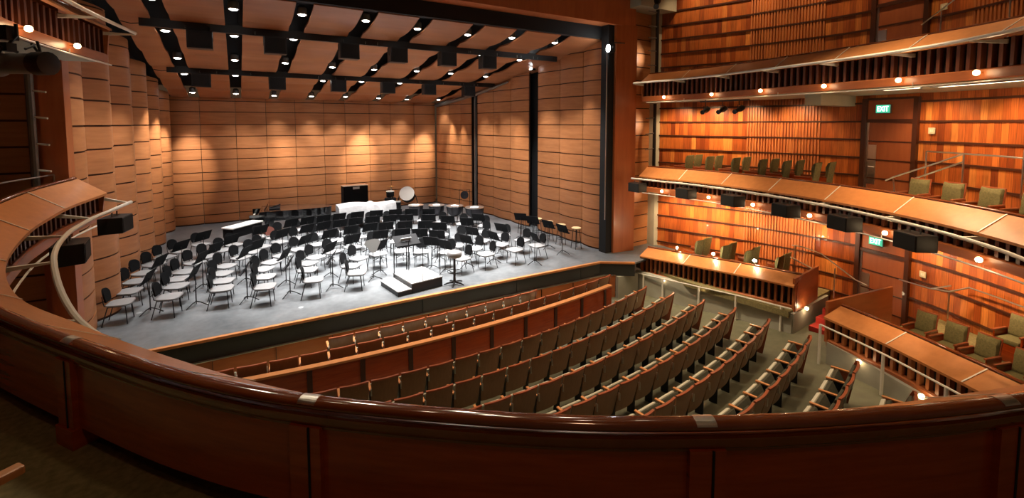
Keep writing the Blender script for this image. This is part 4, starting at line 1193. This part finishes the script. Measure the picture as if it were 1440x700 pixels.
t = thing('covered_piano', 'long instrument under a pale grey quilted cover right of the grand piano', 'covered instrument', (3.85, 20.95, 0), radians(-3))
m = M(); rnd2 = random.Random(5); vs = []; fs = []
cx = [-.1, .5, 1.0, 1.5, 2.0, 2.35]; NX = 24
top = [];
for i in range(NX + 1):
    x = -.15 + 2.5 * i / NX
    hw = .62 if x < 1.4 else .62 - .28 * (x - 1.4)
    ztop = .96 + .04 * (sin(x * 3.1)) + (.07 if 1.25 < x < 1.5 else 0)
    w1 = .02 * sin(x * 17); w2 = .02 * sin(x * 13 + 1)
    vs += [(x, -hw - .06 + w1, .42 + .02 * sin(x * 9)), (x, -hw - .02 + w2 * .5, .8), (x, -hw + .05, ztop), (x, 0, ztop + .02), (x, hw - .05, ztop), (x, hw + .02, .8), (x, hw + .05 - w1, .42)]
for i in range(NX):
    for k in range(6): a = 7 * i + k; fs.append((a, a + 1, a + 8, a + 7))
fs += [tuple(range(6, -1, -1)), tuple(7 * NX + k for k in range(7))]; fs += [(7 * i, 7 * i + 7, 7 * i + 13, 7 * i + 6) for i in range(NX)]
m.add(vs, fs); m.build('quilted_cover', W['cover'], t, True, 50)
for (x, y) in [(.2, -.45), (.2, .45), (2.0, 0)]:
    M().lathe([(.05, 0), (.05, .08), (.06, .44)], (x, y, 0), 10).build('leg', W['piano'], t, True)

t = thing('road_case', 'tall black panel case with white label standing by the rear shell wall', 'case', (5.0, 23.55, 0), radians(4))
m = M(); m.box(-.6, .6, -.25, .25, .08, 1.5); m.build('case_body', W['chairblack'], t, bevel=.015)
m = M(); m.box(-.61, .61, -.26, .26, 1.485, 1.51); m.build('metal_edging', W['steel'], t)
M().box(-.15, .17, -.262, -.25, 1.33, 1.44).build('name_label', W['paper'], t)
for sx in (-1, 1): M().lathe([(.0, 0), (.04, .0), (.04, .08), (.0, .08)], (sx * .5, 0, 0), 10).build('caster', W['blackmetal'], t)

def timpano(x, y, r, label):
    t = thing('timpani_drum', label, 'drum', (x, y, 0), 0, 'white-headed timpani')
    m = M(); m.lathe([(.05, .36), (.14, .38), (r * .8, .52), (r * .97, .68), (r, .80), (r, .84)], n=24); m.build('kettle', W['copper'], t, True, 60)
    m = M(); m.lathe([(r - .02, .84), (r + .018, .84), (r + .018, .87), (r - .02, .87)], n=24); m.build('hoop', W['steel'], t, True)
    m = M(); m.lathe([(.0, .862), (r - .015, .862), (r - .015, .868), (.0, .872)], n=24); m.build('drum_head', W['white'], t, True, 60)
    m = M()
    for k in range(4):
        a = pi / 4 + k * pi / 2; m.tube([(r * 1.02 * cos(a), r * 1.02 * sin(a), .84), (r * .9 * cos(a), r * .9 * sin(a), .35), (r * .75 * cos(a), r * .75 * sin(a), .02)], .018, 6)
    m.tube([(r * .76 * cos(2 * pi * k / 14), r * .76 * sin(2 * pi * k / 14), .06) for k in range(14)], .02, 6, 0, True)
    m.build('stand_frame', W['blackmetal'], t, True)
for k, (x, y, r) in enumerate([(6.95, 20.0, .33), (7.75, 19.5, .35), (8.4, 18.9, .38), (9.0, 18.1, .41)]):
    timpano(x, y, r, 'white-headed timpani drum behind the chairs, %s from the left of four' % ORD[k + 1])
t = thing('bass_drum', 'large upright drum with round white head by the rear shell wall', 'drum', (7.25, 22.1, 0), radians(-28))
mt = Matrix.Translation((0, 0, 1.02)) @ Matrix.Rotation(radians(62), 4, 'X')
m = M(); m.lathe([(.34, -.2), (.35, -.19), (.35, .19), (.34, .2)], n=28, mtx=mt); m.build('drum_shell', W['chairblack'], t, True)
m = M(); m.lathe([(.0, .202), (.32, .202), (.32, .215), (.0, .225)], n=28, mtx=mt); m.build('drum_head', W['white'], t, True, 60)
m = M(); m.lathe([(.32, .19), (.37, .19), (.37, .225), (.32, .225)], n=28, mtx=mt); m.build('hoop', W['steel'], t, True)
m = M(); 
for sx in (-1, 1): m.tube([(sx * .4, 0, 1.0), (sx * .5, .0, .6), (sx * .42, -.3, .02)], .025, 6); m.tube([(sx * .5, 0, .6), (sx * .42, .3, .02)], .025, 6)
m.tube([(-.5, 0, .6), (.5, 0, .6)], .02, 6); m.build('cradle', W['blackmetal'], t, True)
t = thing('percussion_rack', 'black stacked drums and cymbal on a stand left of the round white drum', 'percussion', (6.45, 22.35, 0), radians(-20))
m = M(); m.lathe([(.27, .55), (.28, .57), (.28, .88), (.27, .9)], n=20); m.build('lower_drum', W['chairblack'], t, True)
m = M(); m.lathe([(.18, .96), (.19, .98), (.19, 1.2), (.18, 1.22)], n=20); m.build('upper_drum', W['chairblack'], t, True)
m = M(); m.lathe([(.18, 1.215), (.2, 1.215), (.2, 1.245), (.0, 1.25)], n=20); m.build('drum_head', W['white'], t, True)
m = M(); m.lathe([(.0, 1.5), (.05, 1.5), (.16, 1.475), (.16, 1.48), (.05, 1.51), (.0, 1.52)], (.05, .0, 0), 16); m.build('cymbal', W['brass'], t, True)
m = M(); m.tube([(.05, 0, .0), (.05, 0, 1.52)], .015, 6)
for k in range(3):
    a = k * 2 * pi / 3; m.tube([(.05, 0, .4), (.05 + .35 * cos(a), .35 * sin(a), .01)], .015, 6)
m.build('stand_frame', W['steel'], t, True)
t = thing('rack_cabinet', 'low black percussion cabinet under the stacked drums', 'cabinet', (6.3, 21.5, 0), radians(-20))
M().box(-.4, .4, -.2, .2, .1, .82).build('cabinet_body', W['chairblack'], t, bevel=.015)
M().box(-.38, .38, -.22, .18, .82, .86).build('cabinet_top', W['greymetal'], t, bevel=.006)
M().box(-.36, .36, -.2, .2, 0, .1).build('plinth', W['blackmetal'], t)
t = thing('gong', 'dark round gong on a thin stand behind the timpani', 'gong', (9.6, 20.4, 0), radians(-35))
mt = Matrix.Translation((0, 0, 1.05)) @ Matrix.Rotation(radians(90), 4, 'X')
M().lathe([(.0, -.02), (.17, -.02), (.2, .0), (.2, .03), (.17, .02), (.05, .02), (.0, .035)], n=24, mtx=mt).build('disc', W['copper'], t, True, 60)
m = M(); m.tube([(-.26, 0, .0), (-.26, 0, 1.32), (.26, 0, 1.32), (.26, 0, 0)], .015, 6); m.tube([(-.26, -.2, .02), (-.26, .2, .02)], .015, 6); m.tube([(.26, -.2, .02), (.26, .2, .02)], .015, 6)
m.tube([(-.1, 0, 1.2), (-.1, 0, 1.32)], .006, 5); m.tube([(.1, 0, 1.2), (.1, 0, 1.32)], .006, 5)
m.build('frame', W['blackmetal'], t, True)
t = thing('instrument_table', 'white-topped trap table with black sides left of the grand piano', 'table', (.1, 20.0, 0), radians(44))
M().box(-.72, .72, -.26, .26, .72, .77).build('table_top', W['white'], t, bevel=.012)
M().box(-.68, .68, -.23, .23, .38, .72).build('black_skirt', W['chairblack'], t)
for sx in (-1, 1):
    for sy in (-1, 1): M().box(sx * .64 - .02, sx * .64 + .02, sy * .2 - .02, sy * .2 + .02, 0, .38).build('leg', W['blackmetal'], t)

# ================================================================== LIGHTING BOOMS, spot lights, handrails
def boom(loc, z0, z1, arms, side, label, mat, alen=.55, amat=None):
    t = thing('lighting_boom', label, 'lighting ladder', (loc[0], loc[1], z0))
    M().tube([(0, 0, 0), (0, 0, z1 - z0)], .06, 10).build('pole', mat, t, True)
    for zz in arms:
        M().tube([(0, 0, zz - z0), (side * alen, -.1, zz - z0 - .03)], .02, 6).build('arm', amat or W['greymetal'], t, True)
boom((12.9, 11.35), 5.66, 8.6, [8.5, 8.0, 7.6, 7.15, 6.65], -1, 'dark lighting ladder at the stage end of the upper right balcony', W['blackmetal'])
boom((12.86, 11.35), 2.4, 5.3, [4.8, 4.25, 3.7], -1, 'dark lighting ladder at the stage end of the middle right balcony', W['blackmetal'])
boom((-3.2, 11.72), 2.68, 6.0, [3.74, 4.23, 4.72, 5.2, 5.7], 1, 'grey lighting pole with short rungs by the left proscenium wall', W['greymetal'], .24, W['tube'])
def ellipsoidal(loc, aim, label, s=1.0):
    t = thing('stage_spotlight', label, 'spotlight', loc, 0, 'black spotlights under the upper right balcony')
    d = Vector(aim) - Vector(loc); q = d.to_track_quat('Z', 'Y').to_matrix().to_4x4()
    M().lathe([(.03 * s, -.28 * s), (.10 * s, -.24 * s), (.115 * s, -.05 * s), (.085 * s, .0), (.085 * s, .05 * s)], n=14, mtx=q).build('lamp_body', W['blackmetal'], t, True)
    M().lathe([(.075 * s, .04 * s), (.075 * s, .27 * s), (.09 * s, .28 * s), (.09 * s, .33 * s), (.03 * s, .32 * s)], n=14, mtx=q).build('lens_barrel', W['blackmetal'], t, True)
    m = M(); m.tube([(-.13 * s, 0, 0), (-.13 * s, 0, .17 * s), (.13 * s, 0, .17 * s), (.13 * s, 0, 0)], .012 * s, 6); m.tube([(0, 0, .17 * s), (0, 0, .325 * s)], .018 * s, 6); m.build('yoke', W['blackmetal'], t)
    return t
for k, (px, py) in enumerate([(12.66, 8.75), (12.66, 8.2), (12.62, 7.65)]):
    ellipsoidal((px - .55, py, 4.99), (6.5, 7.5, 3.2), 'black spotlight hanging under the upper right balcony, %s from the stage' % ORD[k + 1], .72)
m = thing('spotlight_bar', 'short black pipe under the upper right balcony carrying three spotlights', 'lighting bar', (12.1, 8.15, 5.25))
M().tube([(-.05, .75, 0), (.03, -.75, 0)], .022, 8).build('pipe', W['blackmetal'], m, True)
M().tube([(0, .6, 0), (0, .6, .05)], .012, 6).build('hanger', W['blackmetal'], m)
t = ellipsoidal((12.35, 10.9, 8.7), (8, 8, 4), 'small dark spotlight high up beside the proscenium beam'); t.pop('group')
# large dark follow spot / cable bundle at left edge
t = thing('follow_spot', 'big dark spotlight barrel with clamps and cables hanging at the left edge', 'spotlight', (-2.16, 7.1, 5.24), radians(-33))
q = Matrix.Rotation(radians(90), 4, 'Y')
M().lathe([(.06, -.75), (.13, -.7), (.15, -.4), (.14, .0), (.11, .06), (.11, .42)], n=16, mtx=q).build('barrel', W['greymetal'], t, True)
M().lathe([(.115, .40), (.125, .42), (.125, .56), (.09, .57)], n=16, mtx=q).build('lens_hood', W['blackmetal'], t, True)
m = M(); rr = random.Random(4)
for k in range(4):
    x = -.6 + k * .24; m = M(); m.box(x - .04, x + .04, -.05, .05, .13, .22); m.box(x - .05, x + .06, -.06, .06, .24 + .02 * k % .05, .40); m.tube([(x, 0, .2), (x + .08, .02, .3), (x + .1, .0, .42)], .016, 6)
    m.build('clamp', W['blackmetal'], t)
m = M()
for k in range(6):
    pts = [(-.7 + .2 * k + rr.uniform(-.1, .1), rr.uniform(-.12, .12), rr.uniform(.12, .26)) for _ in range(5)]
    m.tube(catmull([Vector(p) for p in pts], 4), .014, 5)
m.tube(catmull([Vector((-.1, 0, .3)), Vector((-.05, .05, .55)), Vector((.02, .02, .85))], 5), .014, 5)
m.build('cable', W['wire'], t, True)
m = M(); m.tube([(-.3, -.17, 0), (-.3, -.17, .34), (-.3, .17, .34), (-.3, .17, 0)], .018, 6); m.tube([(-.3, 0, .34), (-.3, 0, .62)], .02, 6); m.build('yoke', W['blackmetal'], t)

def handrail(name, label, lines, r=.018, loc=None):
    o = Vector(lines[0][0]); t = thing('handrail', label, 'handrail', tuple(o))
    for L in lines:
        M().tube([tuple(Vector(p) - o) for p in L], r, 8).build('rail_tube', W['steel'], t, True)
handrail('handrail', 'polished steel handrail by the exit door on the middle right balcony',
         [[(13.6, 4.75, 3.2), (13.6, 4.6, 3.3), (13.55, 3.9, 3.65), (13.3, 3.3, 3.95), (12.9, 2.6, 3.95), (12.5, 2.0, 3.93)],
          [(13.6, 4.6, 3.3), (13.62, 4.5, 2.4)], [(13.3, 3.3, 3.95), (13.3, 3.3, 2.4)], [(13.58, 4.2, 3.3), (13.3, 3.3, 3.78)], [(13.75, 4.05, 3.95), (13.75, 4.05, 2.4)], [(13.75, 4.05, 3.95), (13.3, 3.3, 3.95)], [(12.6, 2.3, 3.2), (12.6, 2.3, 4.1), (12.3, 1.8, 4.45), (11.9, 1.3, 4.8)]])
handrail('handrail', 'polished steel handrail descending behind the lit box toward the lower door',
         [[(14.05, 7.1, .98), (14.1, 6.8, .98), (14.3, 6.4, .85), (14.45, 5.6, .30), (14.4, 5.3, .24)], [(14.0, 7.1, .62), (14.0, 6.5, .45)], [(14.05, 7.0, .98), (14.05, 7.0, -.34)], [(14.2, 6.0, .55), (14.2, 6.0, -.3)]])
handrail('handrail', 'polished steel handrail behind the chairs of the near right box',
         [[(14.0, 4.5, .72), (13.85, 3.85, .72), (13.75, 3.5, .78), (13.85, 3.2, .95), (13.6, 2.75, .95), (12.95, 1.75, .95)], [(13.85, 3.85, .72), (13.85, 3.5, .9)], [(13.75, 3.5, .78), (13.75, 3.5, -.1)], [(13.3, 2.25, .95), (13.3, 2.25, -.1)]])
handrail('handrail', 'thin handrail on the top right balcony running up beside the door', [[(13.8, 4.3, 6.9), (12.9, 2.6, 7.9)], [(12.95, 2.7, 7.85), (12.95, 2.7, 6.0)], [(13.6, 3.9, 7.1), (13.6, 3.9, 5.7)]], .014)
# steel front posts below box tube rails
def posts(F, spots, u, z1, label):
    t = thing('tube_post', label, 'posts', (0, 0, 0))
for nm, F, T_, sp_, u, dzt in [('box1', B1F, b1T, [(12.18, 10.6), (12.3, 9.9), (12.5, 8.8), (12.7, 7.7), (12.88, 6.5)], .62, -.82), ('box2', B2F, b2T, [(11.6, 4.8), (11.1, 3.45), (10.6, 2.3)], .58, -.42)]:
    for (px, py) in sp_:
        f = min(F, key=lambda f: (f[0] - px) ** 2 + (f[1] - py) ** 2); p = off(f, u, dzt); L = Vector(T_.location)
        M().tube([tuple(p - L), tuple(Vector((p.x, p.y, floor_z(p.y))) - L)], .03, 8).build('rail_post', W['tube'], T_, True)

# handrails on left
handrail('handrail', 'thin steel rail with highlights behind the left balcony shelf', [[(-3.0, 11.9, 3.62), (-3.3, 10.9, 3.62), (-3.45, 9.6, 3.62), (-3.4, 8.2, 3.6)], [(-3.0, 11.9, 3.62), (-3.0, 11.9, 2.7)], [(-3.42, 9.0, 3.62), (-3.42, 9.0, 2.7)]], .016)
# olive chairs partly hidden on the left balcony
for k, y in enumerate([10.3, 9.3, 8.4]):
    put_box_chair(-3.75, y, 2.68, radians(-80), 'olive chair behind the left balcony parapet, %s from the stage' % ORD[k + 1], 'olive chairs behind the left balcony parapet')

# foreground chair arm at the lower left corner
ARMXY = (-1.07, 2.74, 2.40)
t = thing('balcony_chair', 'orange wooden armrest of a balcony seat poking in at the bottom left corner', 'theatre seat', ARMXY, radians(-52))
m = M(); m.box(-.03, .03, -.3, .22, .60, .64); m.build('armrest', W['arm'], t, bevel=.01)
m = M(); m.box(-.02, .02, -.2, .1, .0, .6); m.build('standard', W['blackmetal'], t)
m = M(); m.box(-.5, -.03, -.3, .12, .36, .46); m.build('seat', W['olive'], t, bevel=.02)
m = M(); m.box(-.5, -.03, -.38, -.3, .3, .9); m.build('back', W['seatback'], t, bevel=.02)

# ================================================================== HOUSE LIGHT
HW = (1, .66, .36)
# soffit strips under the upper right balcony
for k, (px, py, ln) in enumerate([(11.9, 4.1, .7), (11.15, 2.6, 1.8)]):
    f = min(UF, key=lambda f: (f[0] - px) ** 2 + (f[1] - py) ** 2); c = off(f, -.25, -1.015)
    t = thing('soffit_light', ['short lit strip in the soffit under the upper right balcony', 'long lit strip in the soffit at the right edge under the upper balcony'][k], 'light', tuple(c), atan2(-f[3], f[4]), 'lit strips in the balcony soffit')
    M().box(-ln / 2, ln / 2, -.09, .09, -.012, .01).build('diffuser', W['strip'], t)
    m = M(); m.box(-ln / 2 - .03, ln / 2 + .03, .09, .11, -.02, .015); m.box(-ln / 2 - .03, ln / 2 + .03, -.11, -.09, -.02, .015); m.build('frame', W['greymetal'], t)
    area('soffit_glow', tuple(c + Vector((0, 0, -.04))), tuple(c + Vector((.6, 0, -2))), 40 * ln, ln, .15, HW)
# downlights washing the wall under each balcony
def washes(z, pts, p, ztar, deg=80):
    for (x, y, k) in pts:
        s = S_(x, y); pp, d, nn = wall_at(s); c = pp + nn * 1.0
        spot('wall_downlight', (c.x, c.y, z), (pp.x, pp.y, ztar), p * k, 112 if deg == 80 else 84, .8, HW, .06)
washes(5.28, [(13.8, 11.0, .8), (14.2, 10.0, 1.3), (14.55, 8.9, 1.0), (14.85, 7.5, .7), (14.9, 6.2, .5), (14.4, 3.9, .6), (13.6, 2.5, .8)], 230, 3.6)
washes(2.02, [(13.8, 11.0, .9), (14.2, 10.0, 1.4), (14.55, 8.9, 1.1), (14.85, 7.5, .8), (14.9, 6.2, .6), (14.4, 3.9, .8), (13.6, 2.5, .8)], 230, .7)
washes(10.0, [(13.9, 10.6, .9), (14.4, 9.4, 1.1), (14.8, 7.9, 1.0), (14.9, 6.3, .9), (14.5, 4.2, .9), (13.6, 2.5, .9)], 190, 6.8, 70)
for (x, y, tx, ty) in [(11.35, 4.0, 12.3, 3.6), (11.1, 3.2, 12.1, 2.9), (10.7, 2.5, 11.8, 2.2)]:
    spot('box_downlight', (x, y, 2.04), (tx, ty, -.2), 60, 100, .8, HW, .06)
for (x, y, tx, ty) in [(11.4, 3.7, 12.6, 3.4), (10.9, 2.7, 12.2, 2.3)]:
    spot('box_downlight', (x, y, 5.3), (tx, ty, 2.9), 70, 100, .8, HW, .06)
# glare on the proscenium side wall
spot('side_glare', (12.95, 11.5, 7.0), (12.5, 12.0, 7.0), 30, 110, 1, (1, .93, .8), .05)
spot('side_glare', (12.95, 11.5, 4.55), (12.5, 12.0, 4.55), 26, 110, 1, (1, .93, .8), .05)
spot('side_glare', (12.95, 11.5, 2.05), (12.5, 12.0, 2.0), 14, 110, 1, (1, .93, .8), .05)
# added fill spots at hall ceiling height, out of view, no fixtures modelled
for (x, y, p) in [(3.5, 8.5, 900), (7.5, 8.0, 1150), (8.8, 9.2, 900), (9.4, 5.0, 950), (6, 4.5, 850), (2.5, 5.5, 600), (-.8, 9.0, 500), (11.0, 3.0, 500)]:
    spot('house_fill_spot', (x, y, 9.95), (x, y, 0), p, 72, .7, (1, .76, .5), .12)
spot('house_fill_spot', (8.6, 10.0, 9.9), (12.3, 8.8, .3), 3800, 34, .8, (1, .78, .5), .12)  # aimed spots added to brighten the shelves, boxes and left balcony
spot('house_fill_spot', (9.5, 11.0, 9.9), (12.1, 10.2, 2.9), 1500, 30, .8, (1, .76, .48), .12)
spot('house_fill_spot', (8.0, 4.5, 9.9), (12.0, 3.0, .3), 900, 34, .8, (1, .76, .48), .12)
spot('house_fill_spot', (8.5, 4.5, 9.9), (12.0, 3.2, 3.1), 500, 30, .8, (1, .72, .42), .12)
spot('house_fill_spot', (-.2, 9.5, 9.9), (-2.6, 9.5, 3.2), 420, 44, .8, (1, .72, .42), .12)
# unseen spots added to put glints on the foreground rail
for (x, y, tx, ty) in [(-1.5, 9.6, -1.0, 4.2), (1.5, 9.6, .4, 2.7), (4.0, 9.0, 1.6, 1.6), (6.5, 8.0, 3.0, .9), (8.5, 6.0, 4.2, .5)]:
    spot('rail_glint_spot', (x, y, 9.8), (tx, ty, 3.1), 420, 24, .8, (1, .84, .62), .3)
# more added fill, out of view, for the foreground parapet rail
for (x, y, p) in [(.2, 4.4, 45), (3.2, 3.0, 50), (-1.2, 6.0, 40), (2.4, 4.6, 40), (5.0, 3.4, 40)]:
    spot('house_fill_spot', (x, y, 9.95), (x - .3, y - 1.5, 3), p, 60, .8, (1, .72, .45), .15)
spot('house_fill_spot', (.5, -1.0, 9.9), (.6, 1.6, 2.8), 130, 80, .8, (1, .56, .3), .3)
# the stage's own light box lights
